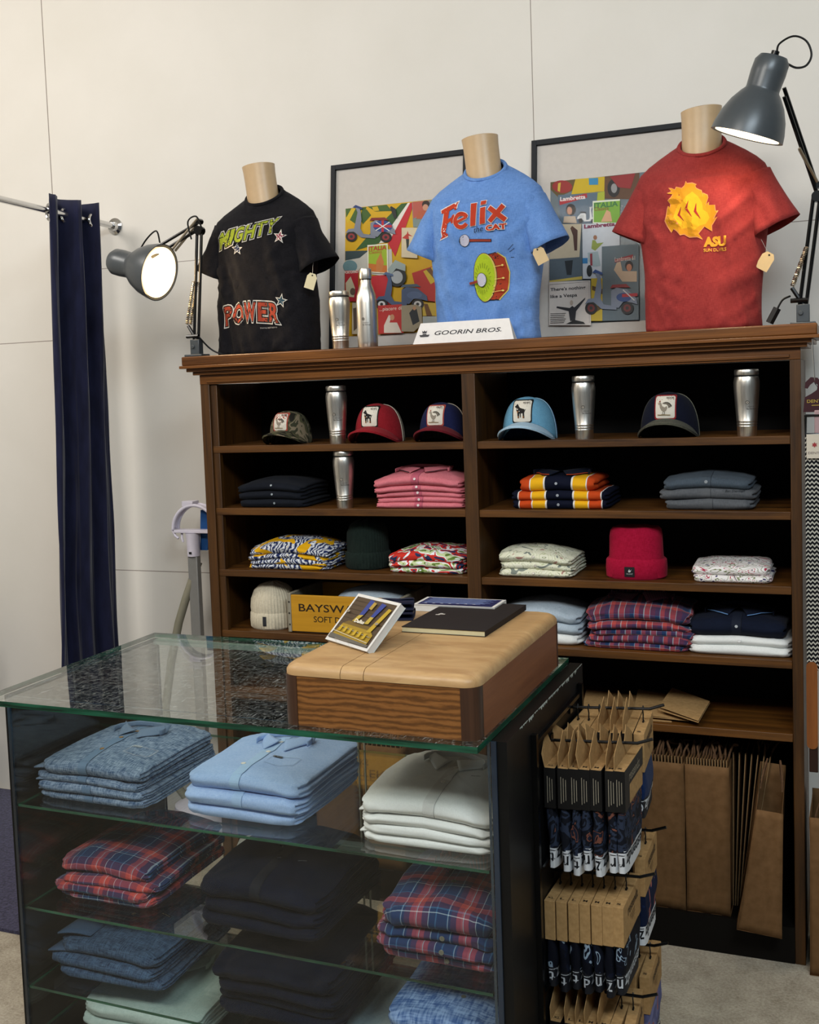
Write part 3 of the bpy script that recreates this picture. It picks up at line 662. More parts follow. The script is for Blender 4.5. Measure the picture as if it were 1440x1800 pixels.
A += [tri_poly(z1([(930, 920), (1190, 830), (1190, 1230), (1000, 1200)]), '#b22a24'), tri_poly(z1([(1050, 900), (1190, 830), (1190, 1000), (1130, 1040)]), '#c7ab2e'), tri_poly(z1([(1080, 880), (1130, 860), (1190, 960), (1190, 1010)]), '#6b4620')]
A += [tri_poly(z1([(1040, 1240), (1190, 1240), (1190, 1380), (1050, 1380)]), '#c2a63a'), tri_poly(z1([(1060, 1250), (1100, 1250), (1150, 1380), (1090, 1380)]), '#6b4620'), tri_poly(z1([(1050, 1385), (1348, 1385), (1348, 1560), (1050, 1560)]), '#aab4b4')]
A += [tri_poly(z1([(1180, 120), (1348, 100), (1348, 1385), (1180, 1385)]), '#c9a51c')]
def P1b(x, y): return zmap1(540+570*x, 1310-400*y)
A += scooter(None, ('#47597a', '#54688c', '#cfcfcf', '#4a5c6e'), P1b)
A += [tri_poly(z1([(570, 1270), (830, 1255), (850, 1560), (580, 1570)]), '#b92f2c'), T('...piacere di', zmap1, 590, 1290, 825, 1340, '#e8ddcf', 0), tri_poly(z1([(640, 1480), (690, 1370), (720, 1380), (700, 1450), (780, 1450), (830, 1560), (640, 1560)]), '#d9cdbd'), tri_poly(z1(ell(728, 1395, 24, 32)), '#c28a68'),
      tri_poly(z1([(825, 1270), (985, 1260), (1040, 1290), (1050, 1470), (960, 1550), (830, 1545)]), '#9b9078'), tri_poly(z1([(910, 1350), (960, 1290), (990, 1310), (1020, 1440), (950, 1480)]), '#252a30'), tri_poly(z1(ell(965, 1300, 18, 20)), '#b98a66'),
      tri_poly(z1([(290, 1240), (370, 1240), (370, 1570), (290, 1570)]), '#c2b398'), tri_poly(z1([(300, 1300), (340, 1290), (355, 1500), (310, 1540)]), '#5b4a3c')]
framed(-1.665, -1.125, 'black framed scooter collage poster between the black and blue T-shirts', A, (.058, .062, .425, .485))

def zmap2(x, y):
    u = (x-145)/1330; yt = 262-.125*(x-145); yb = 1600-.05*(x-145); return (u, 1-(y-yt)/(yb-yt))
z2 = lambda s: [zmap2(*p) for p in s]
A = [tri_poly(rect(0, 0, 1, 1), '#68747a')]
A += [tri_poly(z2([(145, 262), (420, 225), (400, 330), (230, 400), (145, 330)]), '#5b4a1e'), tri_poly(z2(ell(275, 300, 110, 60)), '#96241f'), tri_poly(z2([(230, 270), (260, 260), (250, 350), (225, 340)]), '#cdb23a')]
A += [tri_poly(z2([(420, 225), (740, 190), (730, 330), (375, 370)]), '#c9ab0a'), tri_poly(z2([(735, 190), (1100, 145), (1100, 400), (730, 400)]), '#5c3d26'), tri_poly(z2([(660, 345), (735, 330), (735, 420), (650, 430)]), '#a8b32c')]
A += [tri_poly(z2([(565, 212), (665, 205), (665, 270), (568, 275)]), '#2e86b5')]
A += [tri_poly(z2(ell(830, 300, 65, 85)), '#17171a'), tri_poly(z2(ell(835, 300, 32, 45)), '#8f8f8f'), tri_poly(z2([(790, 190), (1060, 150), (1010, 300), (880, 290)]), '#8f1f22')]
A += [tri_poly(z2([(230, 380), (660, 350), (630, 640), (250, 640)]), '#55697a'), tri_poly(z2([(245, 430), (545, 355), (550, 395), (250, 475)]), '#a8232b'), T('Lambretta', zmap2, 255, 400, 530, 440, '#e5dcd8')]
A += [tri_poly(z2(ell(372, 515, 55, 55)), '#1d1514'), tri_poly(z2(ell(358, 525, 28, 36)), '#bd8468'), tri_poly(z2([(290, 640), (300, 580), (420, 575), (440, 640)]), '#b9a58d')]
def P2a(x, y): return zmap2(640-200*x, 640-160*y)
A += scooter(None, ('#d4d6d6', '#c2c4c4', '#2a2a2a', '#202020'), P2a)
A += [tri_poly(z2([(610, 430), (900, 405), (900, 640), (612, 640)]), '#dfe3d0'), tri_poly(z2([(622, 445), (900, 420), (900, 630), (622, 630)]), '#79a83a'), T('ITALIA', zmap2, 625, 450, 880, 500, '#3c7440'), T('Classics', zmap2, 630, 490, 780, 525, '#8f2b24', 0), tri_poly(z2([(700, 625), (760, 510), (800, 530), (820, 620)]), '#d1a37c')]
A += [tri_poly(z2([(145, 660), (490, 650), (470, 960), (145, 985)]), '#c4b69b'), tri_poly(z2([(370, 690), (400, 675), (450, 710), (445, 900), (415, 900), (400, 760)]), '#4f342e'), tri_poly(z2(ell(392, 690, 14, 18)), '#5b3c2c')]
A += [tri_poly(z2([(145, 985), (500, 960), (500, 1190), (145, 1190)]), '#55616a'), tri_poly(z2([(310, 1000), (400, 990), (385, 1130), (335, 1130)]), '#282c30'), tri_poly(z2([(145, 1185), (500, 1140), (500, 1170), (145, 1200)]), '#c7b053')]
A += [tri_poly(z2([(500, 650), (900, 630), (900, 1160), (508, 1165)]), '#c4c9cf'), T('Lambretta', zmap2, 520, 655, 850, 695, '#7c2b4a', .05), tri_poly(z2([(505, 970), (560, 968), (560, 1020), (505, 1022)]), '#2e79ae'),
      tri_poly(z2([(600, 880), (610, 800), (640, 800), (660, 830), (730, 820), (640, 900)]), '#8c9a44'), tri_poly(z2(ell(640, 775, 20, 22)), '#9b6b4d'), tri_poly(z2([(560, 920), (670, 905), (700, 1040), (620, 1050), (570, 1000)]), '#9fb0b4'), tri_poly(z2(ell(580, 1090, 30, 55)), '#25292b'), tri_poly(z2([(585, 930), (610, 925), (612, 1040), (590, 1040)]), '#8c2f3a')]
A += [tri_poly(z2([(712, 860), (1100, 830), (1100, 1550), (712, 1560)]), '#5d6c74'), tri_poly(z2([(845, 980), (1040, 930), (1040, 965), (850, 1010)]), '#8f2830'), T('Lambretta 61', zmap2, 850, 960, 1060, 1000, '#d8c4b8', 0),
      tri_poly(z2(ell(1000, 1040, 42, 48)), '#23181a'), tri_poly(z2(ell(1000, 1055, 28, 34)), '#b9795b'), tri_poly(z2([(840, 1080), (870, 1010), (910, 1000), (930, 1090), (1080, 1090), (1080, 1190), (930, 1190)]), '#c0a88e')]
A += [tri_poly(z2([(600, 1160), (720, 1160), (720, 1560), (600, 1560)]), '#c1a52e'), tri_poly(z2([(610, 1230), (720, 1260), (720, 1310), (610, 1270)]), '#5c4420'), tri_poly(z2([(610, 1440), (720, 1400), (720, 1440), (610, 1500)]), '#5c4420')]
A += [tri_poly(z2([(145, 1200), (590, 1180), (600, 1600), (145, 1600)]), '#d3c9c0'), tri_poly(z2(stroke([(150, 1225), (578, 1192), (582, 1580)], 3)), '#444444'), T('There\'s nothing', zmap2, 158, 1255, 540, 1295, '#1c1c22', .02), T('like a Vespa', zmap2, 158, 1320, 450, 1360, '#1c1c22', .02),
      tri_poly(z2([(230, 1425), (370, 1440), (400, 1420), (420, 1435), (540, 1340), (535, 1360), (440, 1470), (430, 1560), (375, 1560), (360, 1470), (225, 1440)]), '#2c2a2e'), tri_poly(z2(ell(390, 1392, 18, 24)), '#b7a595'), tri_poly(z2([(330, 1590), (420, 1550), (520, 1570), (540, 1590)]), '#222222')]
for k in range(6): A.append(tri_poly(z2(stroke([(160, 1495+17*k), (330-10*(k % 3), 1490+17*k)], 5)), '#55504c'))
def P2b(x, y): return zmap2(535+560*x, 1500-420*y)
A += scooter(None, ('#7c8698', '#2c4a86', '#6d2a2a', '#8c2529'), P2b)
A += [tri_poly(z2([(930, 1310), (1090, 1300), (1090, 1330), (930, 1340)]), '#ad2430'), tri_poly(z2(stroke([(940, 1270), (1060, 1370)], 10)), '#d5d5d5')]
framed(-.892, -.352, 'black framed scooter advert collage between the blue and red T-shirts', A, (.066, .058, .425, .505))

# ================================================================== TUMBLERS, BOTTLE, SIGN
def emblem(mp, s=1, txt=True):
    sh = [tri_poly(ell(0, 0, .0052*s, .0052*s, 20), '#17130f'), tri_poly(ell(0, 0, .0036*s, .0036*s, 20), '#b8b0a4'), tri_poly(ell(0, 0, .0016*s, .0016*s, 12), '#17130f'), tri_text('SCIENCE', .001, -.014, .016, .003, 0, 0, 0, '#5b5148'), tri_text('Ben Sherman', -.002, -.021, .024, .0045, 0, 0, 0, '#4a4038')]
    return sh
def tumbler(x, y, z, label, group=None):
    t = thing('steel_tumbler', label, 'tumbler', (x, y, z), 0, group)
    k = 1.0
    pr = [(0, 0), (.0265, 0), (.0275, .003), (.0282, .028), (.0288, .029), (.0282, .030), (.0286, .036), (.0292, .037), (.0286, .038), (.0290, .044), (.0297, .045), (.0292, .046), (.0335, .100), (.0365, .145), (.0366, .160), (.0345, .172), (.0335, .175)]
    b = MB().lathe(pr, 40); b.build('cup', STEEL, t); bv = b.bvh()
    MB().lathe([(.0342, .1755), (.0345, .178), (.0342, .180)], 40).build('lid_gasket', paint('#111111', .5), t)
    MB().lathe([(.0338, .180), (.0345, .1815), (.0345, .193), (.033, .196), (.02, .197), (0, .197)], 40).build('lid', STEEL, t)
    mp = ray_map(bv, (.004, 0, .100), (1, 0, 0), (0, 0, 1), .2); decal('etched_logo', emblem(mp), mp, t, .008, .6, .0001, off=.0004)
    return t
tumbler(-1.456, .06, TOPZ, 'steel tumbler on top of the bookcase, between black T-shirt and steel bottle')
tumbler(-1.474, .045, SH[0], 'steel tumbler on the top shelf between camouflage cap and red cap', 'steel tumblers on the shelves')
tumbler(-1.457, .045, SH[1], 'steel tumbler on the second shelf between black polos and pink polos', 'steel tumblers on the shelves')
tumbler(-.632, .045, SH[0], 'steel tumbler on the top shelf right of the light blue cap', 'steel tumblers on the shelves')
tumbler(-.151, .045, SH[0], 'steel tumbler at the right end of the top shelf', 'steel tumblers on the shelves')
t = thing('steel_bottle', 'tall slim steel water bottle on top of the bookcase before the left poster', 'bottle', (-1.352, .05, TOPZ))
b = MB().lathe([(0, 0), (.031, 0), (.0335, .004), (.0345, .02), (.0345, .150), (.032, .175), (.025, .197), (.0195, .212), (.0185, .225)], 40); b.build('body', STEEL, t); bv = b.bvh()
MB().lathe([(.0182, .225), (.0182, .229)], 32).build('neck_ring', paint('#3c3834', .3, .8), t)
MB().lathe([(.0205, .229), (.021, .231), (.021, .258), (.019, .263), (0, .264)], 32).build('cap', STEEL, t)
mp = ray_map(bv, (.0, 0, .095), (1, 0, 0), (0, 0, 1), .2); decal('etched_logo', emblem(mp), mp, t, .008, .6, .0001, off=.0004)
t = thing('tent_card', 'white folded GOORIN BROS. sign card in front of the blue T-shirt', 'sign', (-1.002, -.012, TOPZ), .0)
tilt = .12
b = MB()
b.add([(-.168, 0, 0), (.168, 0, 0), (.150, .018, .068), (-.145, .018, .068), (-.168, .0012, 0), (.168, .0012, 0), (.150, .0192, .068), (-.145, .0192, .068)], [(0, 1, 2, 3), (7, 6, 5, 4), (0, 4, 5, 1), (3, 2, 6, 7), (1, 5, 6, 2), (0, 3, 7, 4)])
b.add([(-.145, .0195, .068), (.150, .0195, .068), (.168, .040, 0), (-.168, .040, 0), (-.145, .0183, .068), (.150, .0183, .068), (.168, .0388, 0), (-.168, .0388, 0)], [(0, 1, 2, 3), (7, 6, 5, 4), (1, 5, 6, 2), (0, 3, 7, 4), (2, 6, 7, 3)])
b.build('card', paint('#e4e1df', .6), t, smooth=False)
mp = plane_map((0, 0, 0), (1, 0, 0), Vector((0, .018, .068)).normalized())
sh_ = [tri_text('GOORIN BROS.', -.095, .028, .222, .014, .01, .25, 0, '#2c2c30')]
sh_ += [tri_poly([(-.143, .024), (-.116, .024), (-.112, .031), (-.122, .031), (-.124, .034), (-.135, .034), (-.137, .031), (-.147, .031)], '#3c3c40'), tri_poly([(-.136, .036), (-.123, .036), (-.121, .045), (-.126, .041), (-.1295, .046), (-.133, .041), (-.138, .045)], '#3c3c40')]
decal('lettering', sh_, mp, t, off=.0008)

# ================================================================== FOLDED GARMENTS
def fold_mesh(w, d, t, z0, seed, k=.22, lf=1, ls=2, rough_=1., slope=0):
    N = 88; b = MB(); hw, hd = w/2, d/2
    def T(x, y): return 1-k*abs(x/hw)**2.2*.8-k*.5*abs(y/hd)**2.5+slope*(x/hw)
    def nz_(x, y, z): return noise.noise(Vector((x+seed*3.7, y-seed*1.3, z+seed)))
    def outline(i, s=1):
        a = 2*pi*i/N; e = .18; c, q = cos(a), sin(a)
        x = hw*math.copysign(abs(c)**e, c); y = hd*math.copysign(abs(q)**e, q)
        m = max(abs(x)/hw, abs(y)/hd); wob = 1+.022*rough_*nz_(c*3, q*3, z0*40); return x*s*wob, y*s*wob, c, q
    ins = t*.42; rings = []
    ztop = lambda x, y: (z0+t)*T(x, y)+t*.10*rough_*nz_(x*14, y*14, z0*30)+.0016*rough_*nz_(x*60, y*40, 5)+.0035*rough_*(.35-abs(nz_(x*16+y*7, y*16-x*5, 9)))
    zbot = lambda x, y: z0*T(x, y)+.0006 if z0 else .0006
    sc = (w-2*ins)/w
    vs = []; uv = []
    for s in (0.02, .2, .4, .58, .74, .86, .95, 1.0):
        for i in range(N):
            x, y, c, q = outline(i, s*sc); vs.append(Vector((x, y, ztop(x, y)))); uv.append((x, y))
    E = 14
    for j in range(1, E):
        v = j/E
        for i in range(N):
            x, y, c, q = outline(i, sc); side = abs(c)**.5 > abs(q)**.5
            L = ls if side else lf
            if L == 1: o = sin(pi*v)**.6
            else: o = .35*sin(pi*v)**.6+.65*abs(sin(pi*L*(v+.03*nz_(x*9, y*9, 2))))**.6
            o *= ins*(1+.25*rough_*nz_(x*20, y*20, v*2)); 
            nx, ny = (c, q); l = math.hypot(nx, ny); cx_, cy_ = abs(c)**3, abs(q)**3; l = math.hypot(cx_, cy_); nx = math.copysign(cx_/l, c); ny = math.copysign(cy_/l, q)
            zz = ztop(x, y)*(1-v)+zbot(x, y)*v; vs.append(Vector((x+nx*o, y+ny*o, zz))); uv.append((x+nx*v*(t+.01), y+ny*v*(t+.01)))
    for s in (1.0, .5, .02):
        for i in range(N):
            x, y, c, q = outline(i, s*sc); vs.append(Vector((x, y, zbot(x, y)))); uv.append((x, y))
    nr = len(vs)//N
    fs = [(r*N+(i+1) % N, r*N+i, (r+1)*N+i, (r+1)*N+(i+1) % N) for r in range(nr-1) for i in range(N)]
    fs.append(tuple(range(N))); fs.append(tuple((nr-1)*N+i for i in range(N))[::-1])
    b.add(vs, fs, 0, [(u+seed*.137, v+seed*.071) for u, v in uv]); return b
def down_map(bv): return ray_map(bv, (0, 0, 0), (1, 0, 0), (0, 1, 0), 1)
def front_map(bv): return ray_map(bv, (0, 0, 0), (1, 0, 0), (0, 0, 1), 1)
def button_at(bv, parent, x, y, r, col, front=False, z=0):
    h = front_map(bv)(x, z) if front else down_map(bv)(x, y)
    if not h: return
    q = h[1].to_track_quat('Z', 'Y').to_matrix()
    b = MB().lathe([(0, .0), (r, .0), (r, .0012), (r*.72, .0018), (r*.65, .0012), (0, .0012)], 14, c=h[0]+h[1]*.0008, mat=q); b.build('button', paint(col, .35, 0, .6), parent)
def collar_part(bv, parent, m, y, hw=.075, drop=.055, tip=None, open_=.35, z=.012):
    """a shirt collar: stand plus two flaps lying on the shirt"""
    dm = down_map(bv); b = MB(); h0 = dm(0, y); zc = h0[0].z if h0 else 0
    zs = []
    def P(x, yy, up):
        h = dm(x, yy); zz = h[0].z if h else zc-.01; return Vector((x, yy, zz+up))
    for s in (-1, 1):
        grid = []
        def f(u, v, s=s):
            x0 = .006+(hw-.006)*u; yin = y-drop*.1+ .05*u**1.5; yout = yin-drop*(1-.55*u)
            x = x0+v*(1-u)*.022; yy = yin+(yout-yin)*v
            return P(s*x, yy, z*(1-v)**.8*(.6+.6*u)+.003)
        b.grid(f, 8, 6)
    def g(u, v):
        a = pi*(u-.5)*1.15; x = hw*1.0*sin(a); yy = y+.052-.052*(1-cos(a))*.0-.055*(1-cos(a)); return P(x, yy, .003+z*1.2*v)
    b.grid(g, 20, 3)
    o = b.build('collar', m, parent, solid=.0018)
    if tip:
        for s in (-1, 1):
            q = MB(); pts = [];  # contrasting tipping along the flap edge
            for i in range(9):
                u = i/8; yin = y-drop*.1+.05*u**1.5; yout = yin-drop*(1-.55*u); pts.append(P(s*(.006+(hw-.006)*u+(1-u)*.022), yout, .0055))
            q.tube(pts, .0016, 5); q.build('collar_tipping', paint(tip, .8), parent)
    return o
def stack(base, rz, w, d, specs, name, cat, group, seed=1, k=.22, jit=.006, H=None, ls=2, rough_=1., slope=0):
    """specs: from the bottom up: dict(t, mat, label, + extras); every garment is a thing of its own"""
    rnd = random.Random(seed*31); z0 = 0; B = Vector(base); out = []
    for i, s in enumerate(specs):
        ww = s.get('w', w); dd = s.get('d', d)
        jx, jy, jr = [rnd.uniform(-1, 1)*q for q in (jit, jit, jit*3.5)]
        jx += s.get('dx', 0); jy += s.get('dy', 0)
        b = fold_mesh(ww, dd, s['t'], z0, seed+i*1.7, k, s.get('lf', 1), s.get('ls', ls), rough_, slope)
        # keep stack geometry but move origin to garment's own underside
        for v in b.v: v.z -= z0
        rot = Matrix.Rotation(rz, 3, 'Z'); o = rot @ Vector((jx, jy, 0))
        t = thing(name, s['label'], cat, (B.x+o.x, B.y+o.y, B.z+z0), rz+jr, s.get('group', group))
        body = b.build('folded_body', s['mat'], t); bv = b.bvh()
        top = i == len(specs)-1; pl = s.get('placket')
        if pl:
            pw = .014; px = s.get('px', 0); sh = [tri_poly(rect(px-pw, -dd/2+s['t']*.5, px+pw, dd*.25), pl), tri_poly(rect(px+pw-.0015, -dd/2+s['t']*.5, px+pw, dd*.25), s.get('line', '#1d2a3a'))] if top else []
            if sh: decal('placket', sh, down_map(bv), body, .02, .85, .0003, off=.0008)
            zl = [p.z for p in b.v if abs(p.x-px) < .03 and p.y < -dd*.3]; lo, hi = (min(zl), max(zl)) if zl else (0, s['t'])
            decal('front_placket', [tri_poly(rect(px-pw, lo+.002, px+pw, hi-.002), pl), tri_poly(rect(px+pw-.0015, lo+.002, px+pw, hi-.002), s.get('line', '#1d2a3a'))], front_map(bv), body, .006, .85, .0003, off=.0008)
        for q in s.get('buttons', []): button_at(bv, body, q[0], q[1]*dd, s.get('br', .0055), s.get('bc', '#d8d4c8'))
        if 'fbutton' in s:
            zl = [p.z for p in b.v if abs(p.x-s['fbutton']) < .03 and p.y < -dd*.3] or [0, s['t']]; button_at(bv, body, s['fbutton'], 0, s.get('br', .0055), s.get('bc', '#cfcabd'), True, (min(zl)+max(zl))/2)
        if s.get('collar') is not None: collar_part(bv, body, s.get('cm', s['mat']), s['collar']*dd, tip=s.get('tip'), hw=s.get('chw', .075), z=s.get('cz', .012))
        if s.get('pocket'):
            x, y, c = s['pocket']; decal('pocket', [*[tri_poly(stroke(q_, .0013), c) for q_ in ([(x-.04, y), (x-.04, y-.045)], [(x-.04, y-.045), (x, y-.055)], [(x, y-.055), (x+.04, y-.045)], [(x+.04, y-.045), (x+.04, y)], [(x+.04, y), (x-.04, y)])], tri_poly(rect(x-.036, y-.007, x-.010, y+.003), s.get('lc', '#1b2430')), tri_text('Ben Sherman', x-.035, y-.005, .024, .005, 0, 0, 0, s.get('lt', '#c7c9cc'))], down_map(bv), body, .02, .8, .0003, off=.001)
        if s.get('script'): x, z, c = s['script']; decal('embroidery', [tri_text('Ben Sherman', x, z, .055, .007, .0, .3, 0, c)], front_map(bv), body, .006, .8, off=.001)
        if s.get('logo'): x, y, c = s['logo']; decal('embroidered_logo', [tri_text('Sherman', x, y, .022, .005, .01, .3, .5, c)], down_map(bv), body, .01, .8, off=.001)
        if s.get('cuff'):  # folded-back sleeve end peeping out at the left
            cb = MB(); cb.grid(lambda u, v: Vector((-ww/2*.97+.10*u*ww/.34, -dd/2+.012+.02*u+.10*v, s['t']*(.86+.12*sin(pi*u))+.001)), 6, 4); cb.build('cuff', s['mat'], body, solid=.004)
        out.append((t, body, bv)); z0 += s['t']*s.get('pk', 1)
    return out

NAVYK = cloth('black_polo_knit', '#0e1118', '#171b24', 500); PINK = cloth('pink_polo_knit', '#c0646f', '#d17c86', 500)
NAVY = cloth('navy_cotton', '#0b1020', '#121a2c', 600); GREY1 = cloth('grey_cotton', '#4a4d52', '#5c5f63', 400); GREY2 = cloth('slate_cotton', '#3c4650', '#4a545e', 400)
WHITE = cloth('white_cotton', '#d8dad8', '#e6e8e6', 700); LBLUE = cloth('light_blue_oxford', '#8ba9d6', '#a9c2e6', 600, .85, 5); CHAM = cloth('blue_chambray', '#2c4768', '#8a9db2', 320, .85, 12, .37, .63)
DENIM = cloth('dark_denim_chambray', '#1f3049', '#4b6480', 320, .85, 12, .37, .63); PALE = cloth('pale_grey_blue_cotton', '#98a7b4', '#b2bfca', 500); LINEN = cloth('blue_linen', '#3a5c94', '#86a2cc', 160, .85, 10, .42, .58)
SEAF = cloth('pale_seafoam_cotton', '#a9bdb8', '#c5d5d0', 500)
_r = '#ad4642'; _n = '#1f3358'; _m = '#552f48'; _w = '#aebfc6'; _b = '#3f6f94'; _o = '#c0615a'
PLAID = plaid('red_navy_plaid', [(0, _n), (.22, _b), (.235, _w), (.25, _n), (.30, _m), (.42, _r), (.52, _o), (.56, _w), (.575, _r), (.68, _m), (.82, _w), (.835, _n), (.97, _b)],
              [(0, _n), (.20, _w), (.22, _n), (.28, _b), (.30, _m), (.44, _r), (.60, _o), (.63, _m), (.80, _b), (.82, _n)], 9, 9)
PLAID2 = plaid('crimson_check', [(0, _r), (.2, _w), (.22, _m), (.42, _n), (.58, _b), (.60, _w), (.615, _r), (.78, _m), (.96, _w)], [(0, _m), (.25, _r), (.45, _w), (.47, _n), (.72, _b), (.74, _m)], 13, 13)
_sr = '#b8431a'; _sy = '#e0a81c'; _sn = '#0d1122'; _sw = '#d8d4d0'
def rug(name, a, b_):
    m = NT(name); u = m.n('SeparateXYZ', {0: m.co('Object')}); f = m.math('ADD', m.math('MULTIPLY', u.outputs[0], 2.2), .5)
    c = m.ramp(f, [(0, _sn), (.212, _sw), (.222, _sr), (.305, _sw), (.315, _sy), (.405, _sw), (.415, _sn), (.60, _sw), (.61, _sy), (.70, _sw), (.71, _sr), (.79, _sw), (.80, _sn)], 'CONSTANT'); return m.fin(c, .85, 0, .1)
STRIPE = rug('rugby_stripe_wide', .13, .64)
FLOR1 = swirl('navy_yellow_leaf_print', '#d9dde2', '#1d2a55', '#d7a312', 22)
FLOR2 = blobs('red_tropical_print', [(0, '#2b3a5c'), (.36, '#c8342a'), (.47, '#e7e9ee'), (.55, '#c2cf9f'), (.62, '#5f7a35'), (.70, '#e8ecf0')], 12, 2.4, 1)
FLOR3 = blobs('cream_botanical_print', [(0, '#7d857d'), (.34, '#dcdcc6'), (.45, '#b9bf9a'), (.48, '#dedeca'), (.60, '#6f7a56'), (.615, '#dcdcc4'), (.70, '#a67c74')], 11, 3.2, 1)
FLOR4 = blobs('white_botanical_print', [(0, '#3a3560'), (.33, '#e6e2e0'), (.46, '#6f7a50'), (.49, '#e8e4e2'), (.60, '#a83a52'), (.63, '#e8e4e2'), (.70, '#2b2b3a')], 12, 3.4, 1)

def lab(n, what, where): 
    names = {2: ['lower', 'upper'], 3: ['bottom', 'middle', 'topmost'], 4: ['bottom', 'second from the bottom', 'second from the top', 'topmost'], 5: ['bottom', 'second from the bottom', 'middle', 'second from the top', 'topmost']}[n]
    return [('%s %s %s' % (q, what, where)) for q in names]
FY = .175  # centre depth of the shelf stacks
def simple(base, w, d, n, t, mat, what, where, group, seed, name='folded_shirt', cat='shirt', **kw):
    top = kw.pop('top', {}); each = kw.pop('each', {}); L = lab(n, what, where); sp = []
    for i in range(n):
        s = dict(t=t, mat=mat, label=L[i]); s.update(each)
        if i == n-1: s.update(top)
        sp.append(s)
    return stack(base, 0, w, d, sp, name, cat, group, seed, **kw)
# second shelf
simple((-1.742, .16, SH[1]), .265, .26, 3, .034, NAVYK, 'folded black polo', 'at the left end of the second shelf', 'black polos on the second shelf', 2, k=.30, each=dict(fbutton=.015, bc='#8f9aa0', br=.004))
simple((-1.188, .16, SH[1]), .322, .26, 5, .0225, PINK, 'folded pink polo', 'in the pink stack on the second shelf', 'pink polos on the second shelf', 5, k=.28, each=dict(placket='#b95a6d', line='#96455a', fbutton=.0, br=.0045, bc='#e2cfd0'), top=dict(t=.034, collar=-.17, tip='#15161c', cz=.010, chw=.095))
simple((-.722, .16, SH[1]), .315, .26, 3, .030, STRIPE, 'folded navy rugby shirt with orange stripes', 'on the second shelf', 'striped rugby shirts', 8, k=.12, each=dict(fbutton=.0, bc='#9aa0aa', br=.0045), top=dict(t=.046, w=.255, collar=-.16, cz=.012, cm=NAVY, tip='#b8431a', chw=.09, dx=.0))
L = lab(3, 'folded grey button shirt', 'at the right of the second shelf')
stack((-.263, .16, SH[1]), 0, .268, .26, [dict(t=.036, w=.262, mat=GREY1, label=L[0], placket='#55585c', line='#3a3c40'), dict(t=.036, w=.285, mat=GREY1, label=L[1], placket='#55585c', line='#3a3c40', script=(.055, .018, '#15171a')), dict(t=.036, w=.262, mat=GREY2, label=L[2], placket='#414b55', line='#2a3037', fbutton=.0, bc='#8b9298', br=.005)], 'folded_shirt', 'shirt', 'grey shirts on the second shelf', 11, k=.22)
# third shelf
simple((-1.686, .16, SH[2]), .315, .25, 4, .024, FLOR1, 'folded navy and yellow print shirt', 'on the third shelf', 'navy and yellow print shirts', 14, k=.42, each=dict(fbutton=.01, br=.0045), top=dict(t=.036), rough_=1.8, jit=.006)
simple((-1.176, .16, SH[2]), .270, .25, 3, .026, FLOR2, 'folded shirt with red tropical flower print,', 'beside the centre divider', 'red flower print shirts', 18, k=.40, each=dict(fbutton=.01, br=.0045), top=dict(t=.034), rough_=1.6, jit=.004)
simple((-.800, .15, SH[2]), .245, .24, 3, .027, FLOR3, 'folded cream and green botanical print shirt,', 'right of the centre divider', 'cream botanical shirts', 22, k=.26, each=dict(fbutton=.0, br=.0045), top=dict(t=.034), rough_=1.5, slope=-.10)
simple((-.204, .15, SH[2]), .228, .23, 2, .024, FLOR4, 'folded white shirt with dark botanical print,', 'at the right end of the third shelf', 'white botanical shirts', 26, k=.2, each=dict(fbutton=.0, br=.004), top=dict(t=.030), rough_=1.5)
# fourth shelf
L = lab(3, 'folded pale grey-blue shirt', 'on the fourth shelf beside the wooden box')
stack((-.795, .17, SH[3]), 0, .275, .26, [dict(t=.044, mat=c, label=l) for c, l in zip((WHITE, PALE, PALE), L)], 'folded_shirt', 'shirt', 'pale shirts on the fourth shelf', 31, k=.30, ls=2)
simple((-.478, .165, SH[3]), .325, .28, 5, .026, PLAID2, 'folded crimson and navy check shirt', 'in the rumpled fourth shelf stack', 'check shirts on the fourth shelf', 34, k=.26, top=dict(t=.046, collar=-.1, chw=.1, cz=.010), rough_=2.4, jit=.012)
L = ['lower folded white polo at the right end of the fourth shelf', 'upper folded white polo under the navy polo', 'folded navy polo with blue collar tipping on two white polos']
stack((-.181, .165, SH[3]), 0, .300, .27, [dict(t=.033, mat=WHITE, label=L[0]), dict(t=.033, mat=WHITE, label=L[1], fbutton=0, bc='#e8e8e8'), dict(t=.056, w=.285, mat=NAVY, label=L[2], fbutton=.0, bc='#a9aeb4', br=.0045, collar=-.14, cz=.012, tip='#6f9bd0', chw=.10, placket='#10182a', line='#070b14')], 'folded_polo', 'polo shirt', 'polos at the right of the fourth shelf', 38, k=.26)

